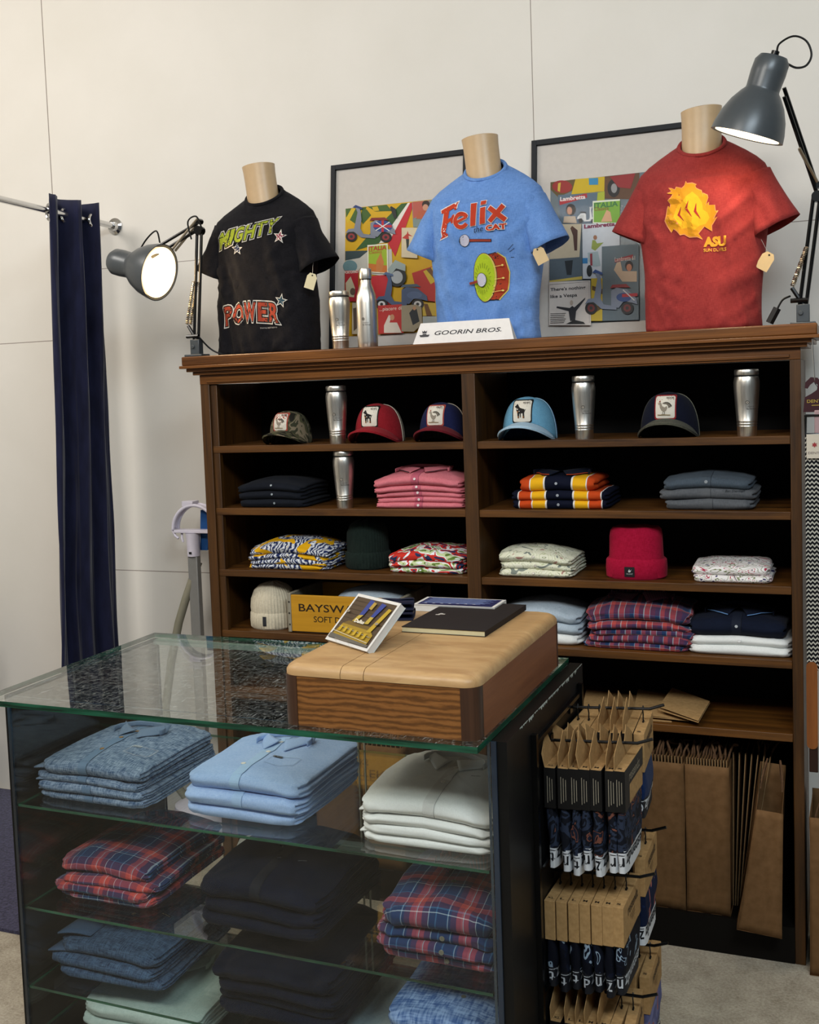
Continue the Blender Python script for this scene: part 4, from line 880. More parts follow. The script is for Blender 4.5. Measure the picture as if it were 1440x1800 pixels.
# ================================================================== CAPS AND BEANIES
BONE = '#d9d2c4'
def rooster(s, ox, oz, dark='#3a3530', mid='#8d8375'):
    f = lambda p: [(ox+x*s, oz+y*s) for x, y in p]
    body = [(-.55, .35), (-.62, .55), (-.50, .70), (-.35, .55), (-.25, .25), (.0, .10), (.25, .25), (.30, .0), (.15, -.30), (-.10, -.42), (-.35, -.25), (-.50, .05)]
    o = [tri_poly(f(body), mid)]
    for k in range(5):
        a = .25+k*.28; pts = [(.12+.62*cos(t_)*(.55+.1*k)*1.0, .02+.62*sin(t_)*(.75+.06*k)) for t_ in [a*.2+i*(pi*.62)/6 for i in range(7)]][::-1]
        o.append(tri_poly(f(stroke(pts, [.14, .12, .12, .11, .09, .07, .03][::-1])), dark if k % 2 == 0 else mid))
    o += [tri_poly(f([(-.60, .66), (-.58, .82), (-.50, .76), (-.46, .86), (-.42, .72)]), '#9a2b22'), tri_poly(f([(-.63, .52), (-.66, .38), (-.56, .42)]), '#9a2b22'), tri_poly(f([(-.62, .62), (-.76, .56), (-.60, .54)]), '#b79a4a')]
    for lx in (-.18, .02): o.append(tri_poly(f(stroke([(lx, -.38), (lx-.02, -.62), (lx-.12, -.68)], .05)), dark))
    o.append(tri_poly(f(stroke([(-.75, -.72), (.0, -.70), (.6, -.74)], .07)), '#8a7448')); return o
def dog(s, ox, oz, c='#171513', c2='#8c5a2c'):
    f = lambda p: [(ox+x*s, oz+y*s) for x, y in p]
    o = [tri_poly(f([(-.30, .84), (-.16, .62), (-.06, .48), (.20, .38), (.45, .32), (.53, .10), (.45, -.1), (.47, -.70), (.32, -.70), (.26, -.15), (-.10, -.18), (-.14, -.70), (-.30, -.70), (-.36, -.05), (-.48, .20), (-.46, .46), (-.62, .50), (-.68, .64), (-.52, .74), (-.44, .88)]), c)]
    o += [tri_poly(f([(-.05, -.14), (-.02, -.62), (.08, -.62), (.08, -.12)]), c), tri_poly(f([(.48, .2), (.62, .34), (.56, .14)]), c)]
    o += [tri_poly(f([(-.38, .1), (-.24, .12), (-.26, -.1), (-.36, -.1)]), c2), tri_poly(f(rect(-.29, -.68, -.18, -.45)), c2), tri_poly(f(rect(.28, -.68, .40, -.45)), c2)]; return o
def cap(x, y, label, front, mesh, billm, kind, border, word, rz=0, s=1.0, piping='#b9b0a0'):
    t = thing('trucker_cap', label, 'cap', (x, y, SH[0]), rz, 'trucker caps on the top shelf'); H = .128*s; rx, ry = .086*s, .098*s
    def pt(a, v):  # a: angle (-pi/2 = front), v 0 base..1 top
        fr = max(0, -sin(a)); zb = .050*s*fr**2.5; e = v*pi/2
        r = cos(e)**.62; up = sin(e)**.92; hh = H*(1+.08*fr*(1-abs(v-.6)))
        return Vector((rx*cos(a)*r*(1-.04*v), ry*sin(a)*r+(.010*fr*sin(pi*v)*-1), zb+(hh-zb)*up))
    allb = MB()
    b1 = MB(); b1.grid(lambda u, v: pt(-pi/2+(u-.5)*pi*.98, v*.995), 36, 14, uvf=lambda u, v: (u*.27, v*.14)); c1 = b1.build('front_panel', front, t, solid=.0025); bv = b1.bvh()
    b2 = MB(); b2.grid(lambda u, v: pt(-pi/2+pi*.49+u*pi*1.02, v*.995), 30, 14, uvf=lambda u, v: (u*.27, v*.14)); b2.build('mesh_back', mesh, t, solid=.0025)
    b = MB()
    for sg in (-1, 1): b.tube([pt(-pi/2+sg*pi*.49, v/14*.99)+Vector((0, 0, .001)) for v in range(15)], .0016, 5)
    b.build('seam_piping', paint(piping, .8), t)
    def bl(u, v):
        q = u*2-1; a = -pi/2+q*1.22; p = pt(a, 0); out = .068*s*(1-abs(q)**3.0)**.7*v; q2 = abs(q)
        return Vector((p.x*(1+.10*v*(1-q2*.3)), p.y-out-.004*v, max(.0015, (.050*s*(1-q2**1.9)+.004)-.010*v*s*(1-q2*.4))))
    b = MB(); b.grid(bl, 32, 8, uvf=lambda u, v: (u*.2, v*.07)); br = b.build('bill', billm, t, solid=.004)
    b = MB(); b.tube([bl(i/32, 1)+Vector((0, -.0005, -.001)) for i in range(33)], .0021, 6); b.build('bill_edge', billm, t)
    MB().lathe([(0, H*1.005), (.006, H*1.005), (.005, H*1.03), (0, H*1.035)], 12).build('top_button', front, t)
    # patch
    pw, ph = .027*s, .032*s; cz = .090*s; mp = ray_map(bv, (0, 0, cz), (1, 0, 0), (0, 0, 1), .3)
    def rr(w, h, r=.006): 
        o = []
        for cx_, cy_, a0 in ((w-r, h-r, 0), (-w+r, h-r, pi/2), (-w+r, -h+r, pi), (w-r, -h+r, 1.5*pi)): o += [(cx_+r*cos(a0+i*pi/8), cy_+r*sin(a0+i*pi/8)) for i in range(5)]
        return o
    sh = [tri_poly(rr(pw+.0035, ph+.0035), border), tri_poly(rr(pw, ph), BONE)]
    sh += rooster(.026*s, -.001, -.003) if kind == 'r' else dog(.027*s, -.004, -.002)
    sh.append(tri_text(word, .004, ph*.72, pw*.7, .0042, .02, 0, 0, '#3a2e2a'))
    decal('patch', sh, mp, c1, .012, .8, .00025, off=.0015)
    return t
CAMO = blobs('camouflage_twill', [(0, '#23211c'), (.40, '#4b4a35'), (.50, '#7c705c'), (.58, '#38392a')], 16, 1.2, 1); REDT = cloth('red_twill', '#7c161f', '#96222b', 600); NAVT = cloth('navy_twill', '#161a3c', '#20264c', 600)
BEIGEM = cloth('beige_mesh', '#5f5648', '#9a8f7e', 300); WINE = cloth('wine_twill', '#5e1620', '#701e28', 600); SKYT = cloth('sky_blue_twill', '#5a8fae', '#70a5c2', 600); SKYM = cloth('blue_mesh', '#1e4a7c', '#3a6ea0', 300)
DKT = cloth('midnight_twill', '#0c0f1c', '#14182a', 600); OLIVE = cloth('grey_olive_twill', '#3c3c34', '#55554a', 300); PALEB = cloth('pale_brim', '#8eabc0', '#a9c2d4', 600)
cap(-1.690, .125, 'camouflage cap with a red bordered rooster patch, leftmost on the top shelf', CAMO, CAMO, CAMO, 'r', '#a8483a', 'FARM', .0, .86, '#3a3a2c')
cap(-1.350, .125, 'red cap with beige mesh and a dog patch, beside the tumbler on the top shelf', REDT, BEIGEM, REDT, 'd', '#15120f', 'BAD BOY', .0, .98)
cap(-1.122, .135, 'navy cap with wine coloured bill and rooster patch, beside the centre divider', NAVT, BEIGEM, WINE, 'r', '#a8483a', 'FIRST', .0, .95)
cap(-.825, .125, 'light blue cap with a dog patch, right of the centre divider', SKYT, SKYM, PALEB, 'd', '#14120f', 'BAD BOY', .0, 1.02, '#8fb2c8')
cap(-.383, .125, 'midnight blue cap with grey bill and rooster patch, between two tumblers', DKT, OLIVE, OLIVE, 'r', '#8c1f22', 'ROCK', .0, 1.02, '#6b6a5c')

def beanie(x, y, z, label, c0, c1, prof, ribs, cuffz, lab_, sx=1, sy=1, flat=0):
    t = thing('beanie', label, 'beanie', (x, y, z), 0)
    m = cloth('ribbed_knit_'+label.split()[0], c0, c1, 500, .95, 20)
    def ring(pr, nm, parent, amp):
        b = MB(); n = ribs*4 if ribs else 96; vs = []; uv = []
        for r, zz in pr:
            for k in range(n):
                a = 2*pi*k/n; q = r*(1+amp*cos(a*ribs) if ribs else 1); e = 1-flat*.35
                vs.append(Vector((q*sx*math.copysign(abs(cos(a))**e, cos(a)), q*sy*math.copysign(abs(sin(a))**e, sin(a)), zz+.004*noise.noise(Vector((cos(a)*2, sin(a)*2, zz*20)))*min(1, zz*20)))); uv.append((a*.1, zz))
        b.add(vs, [(i*n+k, i*n+(k+1) % n, (i+1)*n+(k+1) % n, (i+1)*n+k) for i in range(len(pr)-1) for k in range(n)], 0, uv)
        return b.build(nm, m, parent), b.bvh()
    ring(prof, 'crown', t, .012)
    R0 = prof[0][0]; cf_ = [(R0+.001, .001), (R0+.006, .006), (R0+.0075, cuffz*.5), (R0+.006, cuffz-.006), (R0+.001, cuffz), (R0-.004, cuffz-.002)]
    o, bv = ring(cf_, 'cuff', t, .012)
    if lab_:
        w, h, ox, oz, col, sh = lab_; mp = ray_map(bv, (ox, 0, oz), (1, 0, 0), (0, 0, 1), .3)
        decal('label', [tri_poly(rect(-w, -h, w, h), col)]+sh, mp, o, .01, .7, off=.0018)
    return t
beanie(-1.785, .115, SH[3], 'cream ribbed beanie at the left end of the fourth shelf', '#b7ad97', '#d3caB4'.lower(), [(.078, .0), (.080, .05), (.083, .075), (.080, .105), (.068, .135), (.050, .152), (.025, .162), (0, .165)], 46, .062, (.0065, .017, .004, .033, '#1a1b20', [tri_poly(rect(-.005, -.0155, .005, .0155), '#2c2d33')]))
beanie(-1.420, .145, SH[2], 'dark green ribbed beanie between two print shirt stacks', '#131c19', '#1f2a26', [(.073, .0), (.072, .05), (.073, .09), (.071, .125), (.060, .150), (.040, .165), (.018, .171), (0, .172)], 44, .060, None)
RB = [tri_text('VALIANT', -.010, -.008, .020, .004, 0, 0, 0, '#b9b9b9'), tri_poly([(-.004, .002), (.0, .009), (.001, .003), (.006, .008), (.003, .0), (-.002, -.001)], '#c9c9c9')]
beanie(-.490, .105, SH[2], 'bright red fleece beanie with black label on the third shelf', '#8c0c28', '#a8163a', [(.082, .0), (.080, .05), (.078, .09), (.077, .13), (.074, .150), (.066, .160), (.03, .163), (0, .163)], 0, .064, (.0155, .0155, -.01, .026, '#16161a', RB), 1.05, .8, .5)

# ================================================================== CRATE
ct_ = thing('soft_drink_crate', 'yellow wooden soft drink crate with black lettering on the fourth shelf', 'crate', (-1.47, .02, SH[3]))
YEL = wood('yellow_painted_wood', '#b07c12', '#c99420', 0, 1, .55); RAW = wood('weathered_end_wood', '#6f6a5c', '#9b9482', 2, 1, .7)
MB().bb((-.198, .0, .006), (.21, .012, .135)).build('front_board', YEL, ct_, bevel=.002)
MB().bb((-.198, .268, .006), (.21, .28, .135)).build('back_board', YEL, ct_, bevel=.002)
for x in (-.212, .21): MB().bb((x, -.001, .003), (x+.014, .281, .14)).build('end_board', RAW, ct_, bevel=.002)
MB().bb((-.198, .0125, .0005), (.21, .2675, .010)).build('floor_board', RAW, ct_)
mp = plane_map((-.2, -.0, 0), (1, 0, 0), (0, 0, 1))
decal('lettering', [tri_text('BAYSWATER', .032, .078, .300, .027, .012, 0, 0, '#2c1e10'), tri_text('SOFT DRINKS', .088, .042, .185, .021, .008, 0, 0, '#3a2812')], mp, ct_, off=.0006)
b = MB()
for z in (.03, .07, .11): b.lathe([(0, 0), (.0035, 0), (.0025, .0015), (0, .002)], 10, c=(-.205, -.0012, z), mat=Matrix.Rotation(R(90), 3, 'X'))
b.build('nail_heads', paint('#54504a', .4, .8), ct_)
stack((-1.40, .155, SH[3]+.0105), 0, .24, .20, [dict(t=.036, mat=c, label=l) for c, l in zip((NAVY, DENIM, DENIM, PALE), ['bottom folded navy garment inside the yellow crate', 'lower folded denim garment inside the yellow crate', 'upper folded denim garment inside the yellow crate', 'topmost folded pale blue garment inside the yellow crate'])], 'folded_garment', 'clothing', 'garments in the crate', 44, k=.2)

# ================================================================== GLASS DISPLAY CASE
A_ = -.0153; CO = Vector((-.5759, -1.3528, 0))
cs = thing('display_case', 'glass display counter full of folded shirts, a wooden box on its top', 'display case', CO, A_)
CW, CD, CT = 1.3097, .797, 1.029; OH = .0927; SHZ = [.7265, .452, .236]
def cbox(nm, a, b_, m, edge=None, **k):
    b = MB(); b.bb(a, b_)
    if edge:
        for i, f in enumerate(b.f):
            n = (b.v[f[1]]-b.v[f[0]]).cross(b.v[f[2]]-b.v[f[1]]).normalized()
            dims = [abs(q-p) for p, q in zip(a, b_)]; ax = dims.index(min(dims))
            if abs(n[ax]) < .5: b.m[i] = 1
        return b.build(nm, [m, edge], cs, smooth=False, **k)
    return b.build(nm, m, cs, smooth=False, **k)
cbox('top_glass', (-CW, 0, CT-.014), (0, CD, CT), GLASST, GEDGE)
cbox('front_glass', (-CW+.022, OH-.003, .085), (.0, OH+.003, CT-.0142), GLASSF, NEDGE)
cbox('side_panel', (-CW+.004, OH+.001, .0), (-CW+.013, CD-.01, CT-.0145), BLK)
cbox('side_glass', (-CW+.0135, OH-.003, .085), (-CW+.0217, CD-.01, CT-.0142), GLASS, NEDGE)
for z in SHZ+[.10]: cbox('glass_shelf', (-CW+.0225, OH+.006, z-.007), (-.0145, CD-.02, z), GLASS, GEDGE)
for nm, x0 in (('side_panel', .0),): cbox(nm, (.0005, OH+.001, .0), (.034, CD+.012, CT-.015), BLK)
cbox('inner_side_glass', (-.010, OH+.0035, .085), (-.004, CD-.02, CT-.0142), GLASS, NEDGE)
cbox('corner_edge', (.0005, OH-.004, .0), (.012, OH+.0008, CT-.0145), paint('#1c2b3d', .2, 0, .6))
cbox('base', (-CW+.014, OH-.003, .0), (-.0005, CD-.01, .084), BLK)
cbox('rear_edge_highlight', (-CW+.014, CD-.030, CT-.030), (-.001, CD-.0105, CT-.0144), paint('#9fb0a4', .3, .2))  # pale strip put in for bright refraction along the glass top's rear edge
cbox('rear_track', (-CW+.03, CD-.030, .0845), (-.001, CD-.0105, .10-.0075), paint('#8c8c88', .3, .8))
b = MB()  # bright edges of the sliding rear doors
for x in (-.62, -.60, -.30): b.bb((x, CD-.019, .10), (x+.004, CD-.013, CT-.0305))
b.build('rear_door_edge', paint('#9a9688', .3, .3), cs)
b = MB()
for x, z in ((-CW+.028, SHZ[0]), (-CW+.028, SHZ[1]), (-CW+.028, SHZ[2])):
    for y in (.28, .60): b.lathe([(0, 0), (.008, 0), (.008, .012), (0, .012)], 10, c=(x-.0045, y, z+.010), mat=Matrix.Rotation(R(90), 3, 'Y'))
b.build('shelf_clips', CHROME, cs)
# chipped laminate along the top of the black side
rnd = random.Random(4); b = MB()
yy = OH+.10
while yy < CD-.0:
    l_ = rnd.uniform(.008, .03); w_ = rnd.uniform(.003, .012); q = [(yy, 0), (yy+l_*.3, -w_), (yy+l_*.6, -w_*.4), (yy+l_, -w_*rnd.uniform(.5, 1.2)), (yy+l_*1.2, 0)]
    vs = [Vector((.0345, p[0], CT-.013+p[1])) for p in q]; b.add(vs, [tuple(range(5))]); yy += l_*rnd.uniform(.9, 1.6)
b.build('chipped_laminate', paint('#b9c4bd', .6), cs, smooth=False)
def S(s, t, z): 
    return (CO.x+s*cos(A_)-t*sin(A_), CO.y+s*sin(A_)+t*cos(A_), z)
def cstack(s, t, z, rz, w, d, specs, group, seed, **k):
    k['k'] = k.get('k', .22)*.72; k['ls'] = 3; k['rough_'] = k.get('rough_', 1.)*1.35
    return stack(S(s, t, z), A_+rz, w, d, specs, 'folded_shirt', 'shirt', group, seed, **k)
# row 1
L = lab(4, 'folded blue chambray shirt', 'in the left stack of the glass case')
cstack(-1.105, .345, SHZ[0]+.0008, .0, .345, .40, [dict(t=.027, mat=CHAM, label=l, placket='#5c7590', line='#24384f', cuff=i < 3) for i, l in enumerate(L[:3])]+[dict(t=.040, w=.325, mat=CHAM, label=L[3], placket='#627b96', line='#1f3247', px=-.015, buttons=[(-.015, -.27), (-.015, -.05), (-.012, .13)], bc='#8a6a42', br=.0062, collar=.12, pocket=(.085, -.055, '#b5bcc4'), lc='#aab4bc', lt='#2b3b4d')], 'chambray shirts in the glass case', 51, k=.30, jit=.008)
L = lab(3, 'folded light blue oxford shirt', 'in the middle stack, top glass shelf')
cstack(-.665, .36, SHZ[0]+.0008, .0, .335, .40, [dict(t=.036, w=.325, mat=LBLUE, label=L[0]), dict(t=.043, mat=LBLUE, label=L[1], placket='#9dbbe0', line='#6686b0'), dict(t=.045, w=.33, mat=LBLUE, label=L[2], placket='#a5c4e6', line='#4f6d94', px=-.015, buttons=[(-.03, -.30), (-.01, -.06), (-.01, .12)], bc='#e8e4da', br=.0065, collar=.12, pocket=(.055, -.05, '#8fa9c8'), lc='#1a1d28')], 'light blue shirts in the glass case', 56, k=.26, jit=.006)
L = lab(4, 'folded white shirt', 'in the right stack, top glass shelf')
cstack(-.190, .35, SHZ[0]+.0008, .02, .325, .40, [dict(t=.027, mat=WHITE, label=l, cuff=i in (0, 2)) for i, l in enumerate(L[:3])]+[dict(t=.042, mat=WHITE, label=L[3], placket='#d6d6d4', line='#a8a8a8', px=.01, buttons=[(.01, -.2), (.01, .05)], bc='#e8e4da', collar=.12, logo=(.06, -.02, '#15161c'))], 'white shirts in the glass case', 61, k=.36, jit=.005, slope=-.08)
# row 2
L = lab(4, 'folded plaid shirt', 'in the left stack, second glass shelf')
cstack(-1.10, .38, SHZ[1]+.0008, .02, .30, .42, [dict(t=.024, mat=PLAID, label=l) for l in L[:3]]+[dict(t=.042, w=.29, mat=PLAID, label=L[3], collar=.14)], 'plaid shirts, left stack of the second glass shelf', 66, k=.30, jit=.012, rough_=1.6)
NVS = cloth('midnight_oxford', '#050a18', '#0a1429', 600)
L = lab(3, 'folded midnight navy shirt', 'in the middle stack, second glass shelf')
cstack(-.635, .37, SHZ[1]+.0008, .0, .345, .43, [dict(t=.036, mat=NVS, label=L[0]), dict(t=.045, w=.335, mat=NVS, label=L[1]), dict(t=.055, mat=NVS, label=L[2], placket='#0b111d', line='#04060b', buttons=[(.0, -.15)], bc='#2a3038', logo=(.05, -.06, '#7d8790'), collar=.14)], 'navy shirts, second glass shelf', 71, k=.34, jit=.008, slope=-.05)
L = lab(4, 'folded plaid shirt', 'in the right stack, second glass shelf')
cstack(-.170, .355, SHZ[1]+.0008, .0, .30, .40, [dict(t=.028, mat=PLAID, label=l, fbutton=.02, bc='#6b6a5c', br=.006) for l in L[:3]]+[dict(t=.056, w=.29, mat=PLAID, label=L[3], buttons=[(.0, -.12)], bc='#5a5c4a', br=.006, collar=.14)], 'plaid shirts, right stack of the second glass shelf', 76, k=.22, jit=.010, rough_=1.6)
# white hang tags lie beside the plaid stack: small folded white shirt behind
L = ['small pile of white folded shirt behind the left plaid stack']
stack(S(-.83, .58, SHZ[1]+.0008), .3, .17, .22, [dict(t=.03, mat=WHITE, label='white folded shirt behind the left plaid stack in the glass case')], 'folded_shirt', 'shirt', None, 79)
# row 3
L = lab(3, 'folded dark denim blue shirt', 'in the left stack, third glass shelf')
cstack(-1.105, .375, SHZ[2]+.0008, .0, .345, .42, [dict(t=.032, mat=DENIM, label=L[0]), dict(t=.034, mat=DENIM, label=L[1], cuff=True), dict(t=.046, w=.325, mat=DENIM, label=L[2], buttons=[(-.02, -.10)], bc='#8d7c5c', br=.006, collar=.14, cuff=True, pocket=(.09, -.01, '#39506a'))], 'denim shirts, third glass shelf', 81, k=.28, jit=.010)
L = lab(4, 'folded midnight navy shirt', 'in the middle stack, third glass shelf')
cstack(-.60, .37, SHZ[2]+.0008, .0, .34, .44, [dict(t=.035, mat=NVS, label=l) for l in L[:3]]+[dict(t=.056, mat=NVS, label=L[3], logo=(.05, .0, '#7a6f86'), collar=.14)], 'navy shirts, third glass shelf', 86, k=.34, jit=.012)
L = lab(2, 'folded heathered blue linen shirt', 'in the right stack, third glass shelf')
cstack(-.165, .36, SHZ[2]+.0008, .0, .30, .40, [dict(t=.045, mat=LINEN, label=L[0]), dict(t=.055, mat=LINEN, label=L[1], buttons=[(.02, -.22)], bc='#6b6f66', br=.006)], 'blue linen shirts, third glass shelf', 91, k=.3, jit=.006)
# row 4
L = lab(2, 'folded pale seafoam shirt', 'at the bottom left of the glass case')
cstack(-1.02, .38, .1008, .0, .36, .42, [dict(t=.035, mat=SEAF, label=L[0]), dict(t=.045, mat=SEAF, label=L[1], collar=.14)], 'pale shirts, bottom glass shelf', 96, k=.28)
cstack(-.40, .44, .1008, .0, .26, .34, [dict(t=.035, mat=PALE, label='lower folded pale blue shirt at the bottom middle of the glass case'), dict(t=.04, mat=PALE, label='upper folded pale blue shirt at the bottom middle of the glass case')], 'pale blue shirts, bottom glass shelf', 98, k=.28)

# ================================================================== WOODEN BOX AND BOOKS
W0, W1, D0, D1 = -.462, -.006, .030, .738; Hs, Ht = .112, .138
bx = thing('wooden_box', 'worn wooden block box with darker corner posts standing on the glass counter', 'wooden box', S((W0+W1)/2, (D0+D1)/2, CT), A_)
ww, dd = (W1-W0), (D1-D0)
PALEW = NT('worn_pale_oak'); vv = PALEW.map(sc=(7, 26, 26)); a = PALEW.noise(vv, 1, 6, .65, .8); c = PALEW.noise(PALEW.map(), 6, 3)
PALEW.bump(a, .1, .001); PALEW.fin(PALEW.mix(PALEW.math('MULTIPLY', c, .5), PALEW.ramp(a, [(.3, '#a58157'), (.68, '#c9a878')]), '#9a7145'), .42, 0, .4)
GRN = NT('brown_grained_pine'); wv = GRN.n('TexWave', {'Vector': GRN.map(sc=(2.2, 1.5, 9), rot=(0, .03, 0)), 'Scale': 2.6, 'Distortion': 7, 'Detail': 4, 'Detail Scale': 1.6, 'Detail Roughness': .62}, bands_direction='Z').outputs[1]
GRN.bump(wv, .1, .001); GRN.fin(GRN.ramp(wv, [(0, '#5a3819'), (.5, '#774c23'), (1, '#86582c')]), .4, 0, .4)
SIDEW = wood('reddish_side_wood', '#6a3c22', '#8e5a38', 1, .8, .4, .4)
POST = wood('dark_corner_wood', '#2a1a12', '#4a3020', 2, 1, .4)
r_ = .032
MB().bb((-ww/2+.022, -dd/2+.002, 0), (ww/2-.038, -dd/2+.020, Hs)).build('front_board', GRN.m, bx)
MB().bb((-ww/2+.038, dd/2-.020, 0), (ww/2-.038, dd/2-.002, Hs)).build('back_board', GRN.m, bx)
MB().bb((ww/2-.020, -dd/2+.038, 0), (ww/2-.001, dd/2-.038, Hs)).build('side_board', SIDEW, bx)
MB().bb((-ww/2+.001, -dd/2+.038, 0), (-ww/2+.020, dd/2-.038, Hs)).build('side_board', SIDEW, bx)
def rquad(x0, y0, x1, y1, r, n=8):
    o = []
    for cx_, cy_, a0 in ((x1-r, y1-r, 0), (x0+r, y1-r, pi/2), (x0+r, y0+r, pi), (x1-r, y0+r, 1.5*pi)): o += [(cx_+r*cos(a0+i*pi/2/n), cy_+r*sin(a0+i*pi/2/n)) for i in range(n+1)]
    return o
for sx in (-1, 1):
    for sy in (-1, 1):
        a0 = {(1, 1): 0, (-1, 1): 90, (-1, -1): 180, (1, -1): 270}[(sx, sy)]; cx_, cy_ = sx*(ww/2-r_), sy*(dd/2-r_)
        p = [(cx_+r_*cos(R(a0+i*9)), cy_+r_*sin(R(a0+i*9))) for i in range(11)]
        q = [(cx_-sx*.006 if i in (0,) and False else cx_, cy_) for i in range(1)]
        e0 = (p[0][0]-(sx*.0 if True else 0), p[0][1]); MB().prism(p+[(sx*(ww/2-.038), p[-1][1]) if abs(p[-1][1]) > abs(p[0][1]) else (p[-1][0], sy*(dd/2-.038)), (sx*(ww/2-.038), sy*(dd/2-.038)), (p[0][0], sy*(dd/2-.038)) if abs(p[0][0]) > abs(p[-1][0]) else (sx*(ww/2-.038), p[0][1])], Hs).build('corner_post', POST, bx, angle=30)
b = MB(); sp = [(-ww/2, -.083), (-.083, -.028), (-.028, ww/2)]
def slab(x0, x1, full, nm):
    b = MB(); ol = rquad(-ww/2, -dd/2, ww/2, dd/2, r_+.006)
    rings = []
    for ins, z in ((.0, Hs+.0005), (0, Hs+.010), (.004, Hs+.018), (.011, Hs+.0235), (.02, Ht)):
        rings.append([(max(x0+.0008, min(x1-.0008, x*(ww/2-ins)/(ww/2))), y*(dd/2-ins)/(dd/2), z) for x, y in ol])
    n = len(ol); vs = [Vector(p) for r__ in rings for p in r__]
    b.add(vs, [(i*n+k, i*n+(k+1) % n, (i+1)*n+(k+1) % n, (i+1)*n+k) for i in range(len(rings)-1) for k in range(n)]+[tuple(range(n))[::-1], tuple((len(rings)-1)*n+k for k in range(n))])
    return b.build('top_board', PALEW.m, bx, angle=35)
for i, (x0, x1) in enumerate(sp): slab(x0 if i else -1, x1 if i < 2 else 1, 0, i)
MB().lathe([(0, 0), (.006, 0), (.006, .012), (.015, .016), (.016, .020), (0, .022)], 20, c=(-ww/2+.050, dd/2-.045, Ht)).build('turned_peg', POST, bx)
MB().lathe([(0, 0), (.022, 0), (.022, .0006), (0, .0006)], 24, c=(-ww/2+.050, dd/2-.045, Ht+.0001)).build('peg_washer', paint('#8f6a44', .5), bx)
ZB = CT+Ht
def book(nm, label, cat, s, t, z, rz, w, d, h, cover, page, art=None, soft=True, group=None):
    o = thing(nm, label, cat, S(s, t, z), A_+rz, group)
    MB().bb((-w/2, -d/2, 0), (w/2, d/2, .0012)).build('back_cover', cover, o)
    MB().bb((-w/2+.001, -d/2+.0015, .0013), (w/2-.0015, d/2-.0015, h-.0013)).build('pages', page, o)
    MB().bb((-w/2, -d/2, h-.0012), (w/2, d/2, h)).build('front_cover', cover, o)
    MB().bb((w/2-.0012, -d/2, .0012), (w/2, d/2, h-.0012)).build('spine', cover, o)
    if art: decal('cover_print', art, plane_map((0, 0, h), (w, 0, 0), (0, d, 0)), o, off=.0003)
    return o
PAGE = paint('#c9c19c', .8); PAGEW = paint('#cfcfcc', .8)
book('notebook', 'black softcover notebook lying on the wooden box', 'book', -.205, .565, ZB+.0005, -.02, .215, .34, .014, paint('#1d191a', .65), PAGE,
     [tri_poly(rect(-.34, -.02, -.26, 0.0), '#d8d4cf'), tri_poly(rect(-.36, -.05, -.31, -.03), '#d8d4cf'), tri_poly(rect(-.33, .0, -.29, .012), '#d8d4cf')])
ar = [tri_poly(rect(-.46, -.46, .46, .44), '#1c2150')]
for k in range(9): ar.append(tri_poly(rect(-.42+.03*(k % 2), .34-.085*k, .40-.05*(k % 3), .37-.085*k), '#7f93c8'))
for k in range(7): ar.append(tri_poly(star(-.36+.1*k, -.40, .03), '#d8dcea'))
book('paperback_book', 'blue covered paperback lying at the back of the wooden box', 'book', -.270, .785-.075, ZB+.0005+.0, .0, .225, .11, .018, PAGEW, PAGEW, ar)
# picture book leaning on a clear easel
es = thing('acrylic_easel', 'small clear acrylic easel holding up the picture book', 'easel', (-.957, -1.136, ZB), -.595)
ACR = glass_mat('clear_acrylic', (.97, .98, .98, 1))
b = MB()
for x in (-.028, .028):
    b.tube([(x, -.010, .020), (x, -.006, .0026), (x, .095, .0026), (x, .092, .066), (x, .085, .066)], .0024, 8)
b.tube([(-.028, -.010, .020), (.028, -.010, .020)], .0024, 8); b.tube([(-.028, .088, .066), (.028, .088, .066)], .0024, 8); b.build('easel_frame', ACR, es)
bkp = thing('picture_book', 'small photo book with a white bordered cover propped on the easel', 'book', (-.957, -1.136, ZB+.0055), -.595)
tl = R(46); m3 = Matrix.Rotation(-tl, 3, 'X')   # leaning back
def lean(b):
    for v in b.v: v.xyz = (m3 @ v)
    return b
bw_, bh_, bt_ = .180, .140, .018
lean(MB().bb((-bw_/2, 0, 0), (bw_/2, .0012, bh_))).build('front_cover', paint('#d6d4d0', .5), bkp)
lean(MB().bb((-bw_/2+.001, .0013, .001), (bw_/2-.001, bt_-.0013, bh_-.001))).build('pages', PAGEW, bkp)
lean(MB().bb((-bw_/2, bt_-.0012, 0), (bw_/2, bt_, bh_))).build('back_cover', paint('#b9c4c4', .5), bkp)
x0, x1, z0, z1_ = -bw_/2+.007, bw_/2-.007, .008, bh_-.008; F_ = lambda l: [(x0+(x1-x0)*p[0], z0+(z1_-z0)*p[1]) for p in l]
ar = [tri_poly(F_(rect(0, 0, 1, 1)), '#4a3a28')]
for k in range(7): ar.append(tri_poly(F_(rect(0, .30+.1*k, 1, .305+.1*k)), '#2f2418'))
